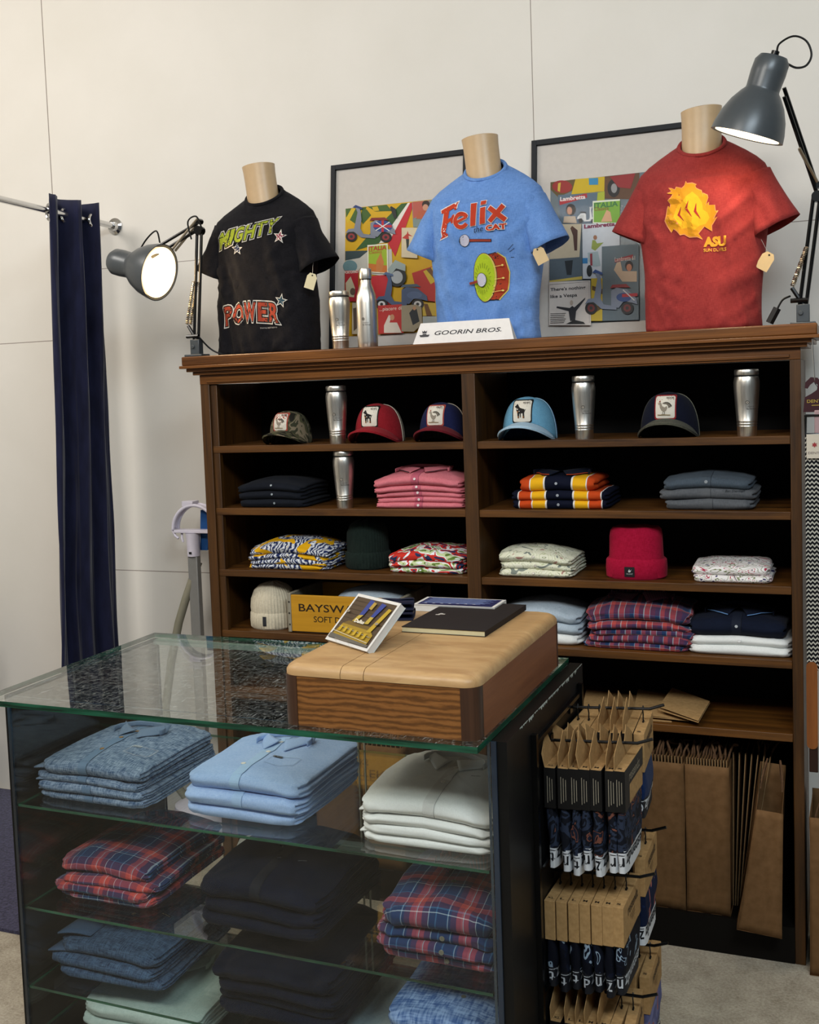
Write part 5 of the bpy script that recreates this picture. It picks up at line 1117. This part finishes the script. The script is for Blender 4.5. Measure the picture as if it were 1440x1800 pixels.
ar += [tri_poly(F_([(.05, .10), (.95, .02), (.95, .26), (.85, .34), (.12, .36)]), '#9a7d1e'), tri_poly(F_([(.12, .36), (.85, .34), (.78, .42), (.22, .44)]), '#6b5420'), tri_poly(F_([(.0, .0), (1, 0), (1, .05), (.0, .10)]), '#5e5a52'),
       tri_poly(F_([(.76, .30), (.86, .30), (.98, .86), (.90, .88)]), '#b09222'), tri_poly(F_([(.36, .60), (.46, .62), (.50, .96), (.38, .98)]), '#2c3c86'), tri_poly(F_([(.64, .62), (.72, .62), (.80, .94), (.68, .96)]), '#2c3c86'),
       tri_poly(F_([(.30, .44), (.40, .46), (.46, .62), (.36, .60)]), '#b29a3a'), tri_poly(F_([(.60, .44), (.70, .46), (.72, .62), (.64, .62)]), '#b29a3a'), tri_poly(F_([(.48, .78), (.56, .76), (.58, .92), (.50, .94)]), '#a58a3a'),
       tri_poly(F_(stroke([(.02, .16), (.96, .08)], .012)), '#c9c2a8'), tri_poly(F_(stroke([(.10, .28), (.94, .20)], .012)), '#8a8a80')]
for k in range(6): ar.append(tri_poly(F_(rect(.14+.13*k, .18-.01*k, .20+.13*k, .30-.01*k)), '#b8981f'))
for q in ((.08, .62), (.90, .50)): ar.append(tri_poly(F_(ell(q[0], q[1], .04, .03, 14)), '#8d8170'))
ar.append(tri_text('Dallas', x0+.064, z0+.052, .040, .010, .03, 0, 0, '#e6e0d0'))
o_ = Vector((0, 0, 0)); decal('cover_print', ar, plane_map(o_, m3 @ Vector((1, 0, 0)), m3 @ Vector((0, 0, 1))), bkp, off=.0004)
NLEA = paint('#141b33', .5)
for k in range(2):
    o = thing('folded_wallet', ('lower', 'upper')[k]+' navy leather wallet behind the picture book on the wooden box', 'wallet', (-.955, -.80, ZB+.0005+k*.026), .25+.06*k, 'navy wallets on the wooden box')
    b = MB(); b.grid(lambda u, v: Vector((-.045+.09*v, .045*cos(pi*u-pi/2)*(1.0)-.0, .013+.0125*sin(pi*u-pi/2)+.001*sin(v*9))) if u < 1.01 else Vector(), 14, 10); 
    for z in (.0035, .0195): b.box((0, -.012, z), (.09, .036, .005))
    b.build('leather_body', NLEA, o, solid=.002)

# ================================================================== UNDERWEAR RACK ON THE CASE'S BLACK END
PX = -.5405
rk = thing('hook_rack', 'black metal hook rack fixed to the right end of the glass case', 'rack', (PX, -.82, .55), A_)
b = MB()
for y in (-.245, .215): b.bb((.004, y-.008, -.55), (.020, y+.008, .425))
for z in (-.50, -.20, .10, .40): b.bb((.006, -.245, z-.005), (.016, .215, z+.005))
b.build('grid_frame', BLKM, rk)
def toR(x, y, z): return Vector((x-PX, y+.82, z-.55))
HK = [(-.90, .912, .235), (-.90, .592, .235), (-.90, .300, .235), (-.70, .938, .23), (-.70, .628, .23), (-.70, .330, .23)]
for (y, z, l) in HK:
    b = MB(); p = toR(PX+.012, y, z); b.tube([p, p+Vector((l-.055, 0, .010)), p+Vector((l-.035, 0, .011)), p+Vector((l, 0, .024))], .0038, 8); b.bb(tuple(p+Vector((-.010, -.012, -.015))), tuple(p+Vector((.0, .012, .015)))); b.build('prong', BLKM, rk)
KR = NT('kraft_card'); kv = KR.noise(KR.map(), 90, 3); KR.fin(KR.ramp(kv, [(.3, '#9a7a50'), (.7, '#b08e60')]), .75, 0, .15); KR = KR.m
KRB = NT('brown_kraft_paper'); kv = KRB.noise(KRB.map(), 40, 3); kb = KRB.noise(KRB.map(sc=(4, 4, 1.5)), 3, 3); KRB.bump(kb, .35, .01); KRB.fin(KRB.ramp(kv, [(.3, '#65492c'), (.7, '#745638')]), .8, 0, .15); KRB = KRB.m
BKC = paint('#0d0d0e', .5); WB = paint('#d5d9de', .7); NB = paint('#10131c', .7)
FA = blobs('dark_autumn_floral', [(0, '#12151e'), (.44, '#2a3346'), (.54, '#12151e'), (.61, '#6e4438'), (.66, '#1b2130')], 22, 1.5, 2, 'Object'); FB = blobs('navy_bird_print', [(0, '#080c18'), (.58, '#0d1426'), (.63, '#8ba0b4'), (.67, '#0a1020')], 20, 1.5, 1, 'Object')
FC = cloth('deep_blue_jersey', '#0c1a3a', '#16305e', 300); FD = blobs('lavender_floral', [(0, '#5b5f8a'), (.5, '#6f739c'), (.6, '#a85a3c'), (.68, '#7479a4')], 18, 1.2, 1, 'Object')
FE = blobs('navy_rose_print', [(0, '#0e1a36'), (.60, '#13254a'), (.64, '#a5655a'), (.70, '#13254a')], 16, 1.2, 1, 'Object')
_sd = [0]
def pack(x, y, z, label, group, style, size, fab, band, ink, face=True, drop=.0):
    """style: 'tab' black-banded box with forked card tab, 'plain' kraft box on a plastic hook"""
    _sd[0] += 1; sd = _sd[0]; rn = random.Random(sd)
    t = thing('underwear_pack', label, 'underwear', (x, y, z), rn.uniform(-.05, .05), group); th = .0125
    zt = -.032; hb = .095
    MB().bb((-th, -.10, zt-hb), (th, .10, zt)).build('card_box', KR, t, bevel=.0015, smooth=False)
    if style == 'tab':
        pl = [(-.10, 0), (-.10, .032), (-.030, .070), (-.016, .040), (-.010, .034), (0, .031), (.010, .034), (.016, .040), (.030, .070), (.10, .032), (.10, 0)]
        lean_ = rn.uniform(-.25, .05); m = Matrix.Translation((-th+.001, 0, zt)) @ Matrix.Rotation(lean_, 4, 'Y') @ Matrix(((0, 0, 1, 0), (1, 0, 0, 0), (0, 1, 0, 0), (0, 0, 0, 1)))
        MB().prism(pl, .0012, m).build('hang_tab', KR, t, smooth=False)
        sl = MB(); sl.bb((-th-.0006, -.1008, zt-hb-.0006), (th+.0008, -.052, zt-.0006)); sl.bb((th+.0002, -.0525, zt-.045), (th+.0008, .1005, zt-.0006)); sl.build('printed_sleeve', BKC, t, smooth=False)
        fm2 = plane_map((0, -.1008, zt-hb), (1, 0, 0), (0, 0, 1))
        decal('small_print', [tri_poly(rect(-.006+.0055*c, .012+.004*c, -.0045+.0055*c, .075-.003*c), '#8f8878') for c in range(3)], fm2, t)
        if face: decal('brand_lettering', [tri_text('restendz', -.060, -.036, .120, .024, .012, 0, 0, '#8b8372')], plane_map((th+.0009, 0, zt), (0, 1, 0), (0, 0, 1)), t)
    else:
        b = MB(); b.tube([(0, 0, zt-.012), (0, -.002, zt+.010), (.0, .0, zt+.018), (0, -.008, .0), (0, 0, .0085), (0, .008, .0)], .0018, 6); b.bb((-.002, -.006, zt-.0), (.002, .006, zt+.004)); b.build('plastic_hook', BKC, t)
        if face: decal('brand_lettering', [tri_text('restendz', -.050, -.040, .115, .024, .010, 0, 0, '#3a2c1c')]+[tri_poly(rect(-.030+.008*k, -.050-.007*k, .030-.004*k, -.048-.007*k), '#5c4628') for k in range(3)], plane_map((th+.0003, 0, zt), (0, 1, 0), (0, 0, 1)), t)
    decal('size_mark', [tri_text(size, -.006 if len(size) < 2 else -.009, -.088, .010 if len(size) < 2 else .016, .010, .02, 0, 0, '#2a2016')], plane_map((0, 0, zt), (1, 0, 0), (0, 1, 0)), t, off=.0004)
    bot = -.278-drop; zg = zt-hb
    def ring(zz, u, k):
        a = 2*pi*u; e = .35; f_ = (zg-zz)/(zg-bot); tx = th*(.85+.35*sin(pi*min(1, f_*1.3))); ty = .098*(1-.06*f_)
        n_ = noise.noise(Vector((cos(a)*2+sd*3, sin(a)*2, zz*28))); return Vector((tx*math.copysign(abs(cos(a))**.6, cos(a))*(1+.30*n_)+.004*noise.noise(Vector((sd, zz*12, 0))), ty*math.copysign(abs(sin(a))**e, sin(a))*(1+.02*n_), zz))
    b = MB(); b.grid(lambda u, v: ring(zg+.004-(zg+.004-bot-.052)*v, u, 0), 36, 14, wrap=True); b.build('folded_boxers', fab, t)
    b = MB(); b.grid(lambda u, v: ring(bot+.054-.054*v, u, 1)*1.0+Vector((0, 0, -.004*sin(2*pi*u))), 36, 5, wrap=True); bv = b.bvh()
    n = 36; b.f.append(tuple(5*n+k for k in range(n))[::-1]); b.m.append(0)
    wb_ = b.build('waistband', band, t)
    mp = ray_map(bv, (0, 0, bot+.030), (0, -1, 0), (0, 0, -1), .2)   # lettering hangs upside down
    decal('waistband_lettering', [tri_text('restendz', -.088, -.017, .172, .032, .014, 0, 0, ink), tri_poly(rect(-.092, -.0178, .092, -.0160), ink)], mp, wb_, .02, .7, off=.0008)
    mp = ray_map(bv, (0, 0, bot+.030), (-1, 0, 0), (0, 0, -1), .2)
    decal('waistband_lettering', [tri_text(rn.choice('rezndt'), -.006, -.012, .012, .022, .012, 0, 0, ink), tri_poly(rect(-.011, -.0178, .011, -.0160), ink)], mp, wb_, .01, .7, off=.0008)
    return t
ordn = ['at the tip', 'second from the tip', 'third from the tip', 'fourth from the tip', 'fifth from the tip', 'sixth from the tip', 'nearest the panel', 'innermost']
for i, sz in enumerate(['S', 'M', 'M', 'M', 'L', 'L', 'XL']):
    pack(-.352-.0268*i, -.90, .9175-.0012*i, 'floral boxer pack with white waistband, top front prong, '+ordn[i], 'boxer packs on the top front prong', 'tab', sz, FA, WB, '#0f1118', i == 0, [0, .0, .012, 0, .014, .006, 0][i])
for i, sz in enumerate(['S', 'M', 'M', 'M', 'L', 'L', 'XL']):
    pack(-.362-.0262*i, -.90, .5985-.0012*i, 'plain kraft boxer pack with navy waistband, middle front prong, '+ordn[i], 'boxer packs on the middle front prong', 'plain', sz, FB, NB, '#b9c0c8', i == 0, -.03+[0, .01, 0, .008, 0, .01, 0][i])
for i, sz in enumerate(['S', 'M', 'M', 'M', 'L', 'L', 'XL']):
    pack(-.352-.0268*i, -.90, .3065-.0012*i, ('plain' if i < 2 else 'tabbed')+' boxer pack on the lowest front prong, '+ordn[i], 'boxer packs on the lowest front prong', 'plain' if i < 2 else 'tab', sz, FD, WB, '#0f1118', i == 0, -.02)
for i, sz in enumerate(['S', 'M', 'M', 'L', 'L', 'XL', 'XL']):
    pack(-.348-.027*i, -.70, .9455-.0012*i, ('plain blue' if i in (0, 4, 5, 6) else 'tabbed blue')+' boxer pack, top rear prong, '+ordn[i], 'boxer packs on the top rear prong', 'plain' if i in (0, 4, 5, 6) else 'tab', sz, FC, NB, '#c9ced4', i == 0, -.03)
pack(-.348, -.70, .6350, 'single kraft boxer pack with rose print on the middle rear prong', None, 'plain', 'S', FE, WB, '#0f1118', True, -.02)
for i in range(2): pack(-.342-.027*i, -.70, .3375-.0012*i, 'kraft boxer pack with lavender print, lowest rear prong, '+['outer', 'inner'][i]+' one', 'boxer packs on the lowest rear prong', 'plain', 'S', FD, NB, '#c9ced4', i == 0, -.02)

# ================================================================== PAPER BAGS
ROPE = cloth('brown_paper_rope', '#4a3626', '#6a4e38', 300)
def rope(pts, r=.0032):
    P_ = [Vector(p) for p in pts]; o = []
    for i in range(len(P_)-1):
        p0, p1, p2, p3 = P_[max(i-1, 0)], P_[i], P_[i+1], P_[min(i+2, len(P_)-1)]
        for k in range(5):
            s_ = k/5; o.append(.5*((2*p1)+(p2-p0)*s_+(2*p0-5*p1+4*p2-p3)*s_*s_+(3*p1-p0-3*p2+p3)*s_**3))
    return MB().tube(o+[P_[-1]], r, 6)
BZ = BF+.0006
def flat_bag(x, y0, z, h, d, label, group, lean_=0, rz=0, th=.004, handle=True, sd=0):
    rn = random.Random(sd*13+5); t = thing('flat_paper_bag', label, 'paper bag', (x, y0, z), rz, group); t.rotation_euler = (0, lean_, rz)
    b = MB(); b.bb((-th/2, 0, 0), (th/2, d, h)); b.v[4+0].y += 0
    b.build('paper', KRB, t, smooth=False)
    MB().bb((-th/2-.0003, -.0006, .0), (-th/2+.0006, .003, h+.004)).build('cut_edge', paint('#b79a70', .8), t, smooth=False)
    if handle:
        yc = .05+rn.uniform(0, .05); a = rn.uniform(-.02, .02); pts = [(0, yc-.035, h-.012), (a*.3, yc-.03, h+.012), (a, yc-.01, h+.028+rn.uniform(-.006, .008)), (a+rn.uniform(-.015, .015), yc+.02, h+.022), (rn.uniform(-.01, .01), yc+.045, h+.010), (0, yc+.04, h-.012)]
        rope(pts).build('rope_handle', ROPE, t)
    return t
def open_bag(name, label, loc, w, d, h, rz=0, lean_=0, taper=0, handles=False, group=None, cut=0):
    t = thing('open_paper_bag', label, 'paper bag', loc, rz, group); t.rotation_euler = (lean_[0] if isinstance(lean_, tuple) else 0, lean_[1] if isinstance(lean_, tuple) else lean_, rz)
    b = MB(); N = 10
    def side(p0, p1, q0, q1, cr_=0):
        def f(u, v):
            a = Vector(p0).lerp(Vector(p1), u); c = Vector(q0).lerp(Vector(q1), u); p = a.lerp(c, v)
            n_ = noise.noise(Vector((u*2.3+w*9, v*3.1, cr_))); nn = (Vector(p1)-Vector(p0)).cross(Vector((0, 0, 1))).normalized(); return p+nn*(.004*n_+cr_*.02*sin(pi*v)*(1-abs(2*u-1)))
        b.grid(f, 8, 16)
    tw = w*(1-taper); c0 = [(-w/2, 0, 0), (w/2, 0, 0), (w/2, d, 0), (-w/2, d, 0)]; c1 = [(-tw/2, 0+cut*.0, h-cut), (tw/2, 0, h-cut), (tw/2, d, h), (-tw/2, d, h)]
    side(c0[0], c0[1], c1[0], c1[1]); side(c0[1], c0[2], c1[1], c1[2], -.5 if handles else 0); side(c0[2], c0[3], c1[2], c1[3]); side(c0[3], c0[0], c1[3], c1[0], -.5 if handles else 0)
    b.add([Vector(p)+Vector((0, 0, .001)) for p in c0], [(0, 1, 2, 3)]); b.build('paper', KRB, t, solid=.0009, angle=25)
    if handles:
        for sx in (-1, 1): rope([(sx*tw*.42, d*.30, h-.05), (sx*tw*.38, d*.32, h-.01), (sx*tw*.25, d*.45, h+.035), (sx*tw*.3, d*.6, h-.005), (sx*tw*.42, d*.65, h-.05)], .0028).build('rope_handle', ROPE, t)
    return t
def bundle(x0, x1, n, where, sd, h=.466):
    w = x1-x0; open_bag('b', 'outer brown paper bag holding flat bags, '+where, ((x0+x1)/2, .014, BZ), w, .33, h)
    for i in range(n):
        flat_bag(x0+.006+(w-.012)*i/(n-1), .018, BZ+.004, h+.012, .315, 'flat brown paper bag packed in the row '+where, 'flat bags '+where, .0, 0, min(.0035, w/n*.6), True, sd+i)
bundle(-.505, -.345, 16, 'behind the boxer packs', 100)
bundle(-.341, -.213, 15, 'in the middle of the bottom bay', 200)
for i in range(7):
    flat_bag(-.212+.0062*i, .098, BZ, .485, .26, 'brown paper bag fanned open, '+['first', 'second', 'third', 'fourth', 'fifth', 'sixth', 'seventh'][i]+' from the upright row', 'fanned paper bags', .012+.024*i, 0, .003, i > 3, 300+i)
open_bag('b', 'open brown paper bag with rope handles leaning out of the bottom bay', (-.125, -.080, BZ+.002), .125, .165, .47, .05, (-.05, .09), .42, True, cut=.10)
MB_ = MB().bb((-.02, .06, .06), (.02, .12, .40))
bundle(-1.60, -1.44, 9, 'at the left of the left bottom bay', 400, .43)
bundle(-1.42, -1.27, 9, 'at the centre of the left bottom bay', 420, .43)
open_bag('b', 'tall brown paper bag standing on the floor right of the bookcase', (.085, -.055, .0008), .145, .26, .475, 0, (0, 0), .04, True)
def sheet(poly, z, label, tilt_=0, fold=.004):
    cx0 = sum(p[0] for p in poly)/len(poly); cy0 = sum(p[1] for p in poly)/len(poly)
    t = thing('folded_kraft_bag', label, 'paper bag', (cx0, cy0, z), 0, 'kraft bags on the fifth shelf')
    m = Matrix.Rotation(tilt_, 4, 'Y'); q = [(p[0]-cx0, p[1]-cy0) for p in poly]
    MB().prism(q, .0012, m).build('lower_sheet', KR, t, smooth=False)
    MB().prism([(a*.99, b_*.99) for a, b_ in q], .0012, Matrix.Translation((0, 0, fold)) @ m @ Matrix.Rotation(.04, 4, 'Y')).build('upper_sheet', KR, t, smooth=False)
sheet([(-.70, .30), (-.43, .30), (-.38, .03), (-.66, .02)], SH[4]+.001, 'flat kraft bag lying lowest on the fifth shelf behind the hooks')
sheet([(-.53, .32), (-.36, .28), (-.33, .03), (-.50, .04)], SH[4]+.010, 'flat kraft bag lying second on the fifth shelf behind the hooks', .015)
sheet([(-.415, .30), (-.285, .21), (-.295, -.02), (-.425, .06)], SH[4]+.024, 'folded kraft bag lying uppermost on the fifth shelf, right end sticking out', .06, .008)

# ================================================================== BELT AT THE RIGHT EDGE
hk = thing('wall_hook', 'chrome hook hanging under the right end of the bookcase top', 'hook', (.03, -.02, 1.866))
b = MB(); b.bb((-.012, -.012, -.004), (.012, .03, 0)); b.tube([(0, -.005, -.002), (.002, -.028, -.012), (.006, -.032, -.10), (.008, -.030, -.135), (.014, -.030, -.145), (.020, -.030, -.135)], .0018, 6); b.build('wire', CHROME, hk)
bt = thing('woven_belt', 'black and cream woven belt with tan leather end, hanging at the right edge', 'belt', (.045, -.05, 1.70))
MAR = paint('#38161c', .35, 0, .5); TAN = wood('tan_leather', '#6a3a16', '#8c5222', 2, 1, .45); DBR = paint('#2a160c', .5)
hp = [(-.034, -.062), (.036, -.062), (.034, -.018), (.020, -.004), (.016, .016), (.004, .034), (-.014, .036), (-.028, .022), (-.030, .006), (-.022, .004), (-.016, .014), (-.006, .022), (.004, .014), (.002, .000), (-.012, -.010), (-.030, -.020)]
mm = Matrix.Rotation(R(90), 4, 'X')
MB().prism(hp, .004, Matrix.Translation((-.004, .002, .012)) @ mm).build('belt_hanger', MAR, bt, smooth=False)
decal('hanger_lettering', [tri_text('DENTS', -.024, -.036, .044, .009, .01, 0, 0, '#a8903c'), tri_poly(rect(-.012, -.044, .012, -.042), '#a8903c')], plane_map((-.004, -.002, .012), (1, 0, 0), (0, 0, 1)), bt)
MB().bb((-.009, -.004, -.115), (.009, .000, -.045)).build('punched_strap', paint('#a58a8c', .4), bt, bevel=.002)
b = MB(); b.tube([(-.032, -.004, -.060), (.032, -.004, -.060), (.032, -.004, -.112), (-.032, -.004, -.112), (-.032, -.004, -.058)], .004, 8); b.build('buckle', BLKM, bt)
MB().bb((-.030, -.012, -.180), (.012, -.0112, -.112)).build('swing_tag', paint('#c9c0b0', .7), bt, smooth=False)
decal('tag_lettering', [tri_text('DENTS', -.026, -.168, .034, .0065, .0, 0, 0, '#6a5a58'), tri_poly(star(-.009, -.142, .008, 0, 6, .55), '#9a3438')], plane_map((0, -.0121, 0), (1, 0, 0), (0, 0, 1)), bt)
mwv = NT('woven_chevron'); u = mwv.n('SeparateXYZ', {0: mwv.co('Object')})
tri = mwv.math('ABSOLUTE', mwv.math('SUBTRACT', mwv.math('FRACT', mwv.math('MULTIPLY', u.outputs[0], 90)), .5))
fv = mwv.math('FRACT', mwv.math('ADD', mwv.math('MULTIPLY', u.outputs[2], 78), tri)); mwv.bump(fv, .5, .002)
mwv.fin(mwv.ramp(fv, [(0, '#101116'), (.6, '#b9b6ac')], 'CONSTANT'), .8, 0, .1)
MB().bb((-.034, -.003, -.790), (.030, .003, -.112)).build('woven_strap', mwv.m, bt, bevel=.001)
b = MB(); pl = rquad(-.036, -1.02, -.006, -.765, .0145); b.prism(pl, .004, Matrix.Translation((0, -.0035, 0)) @ mm); b.build('leather_end', TAN, bt)
MB().bb((-.030, -.003, -1.09), (-.006, .001, -1.0)).build('strap_tip', DBR, bt, bevel=.002)
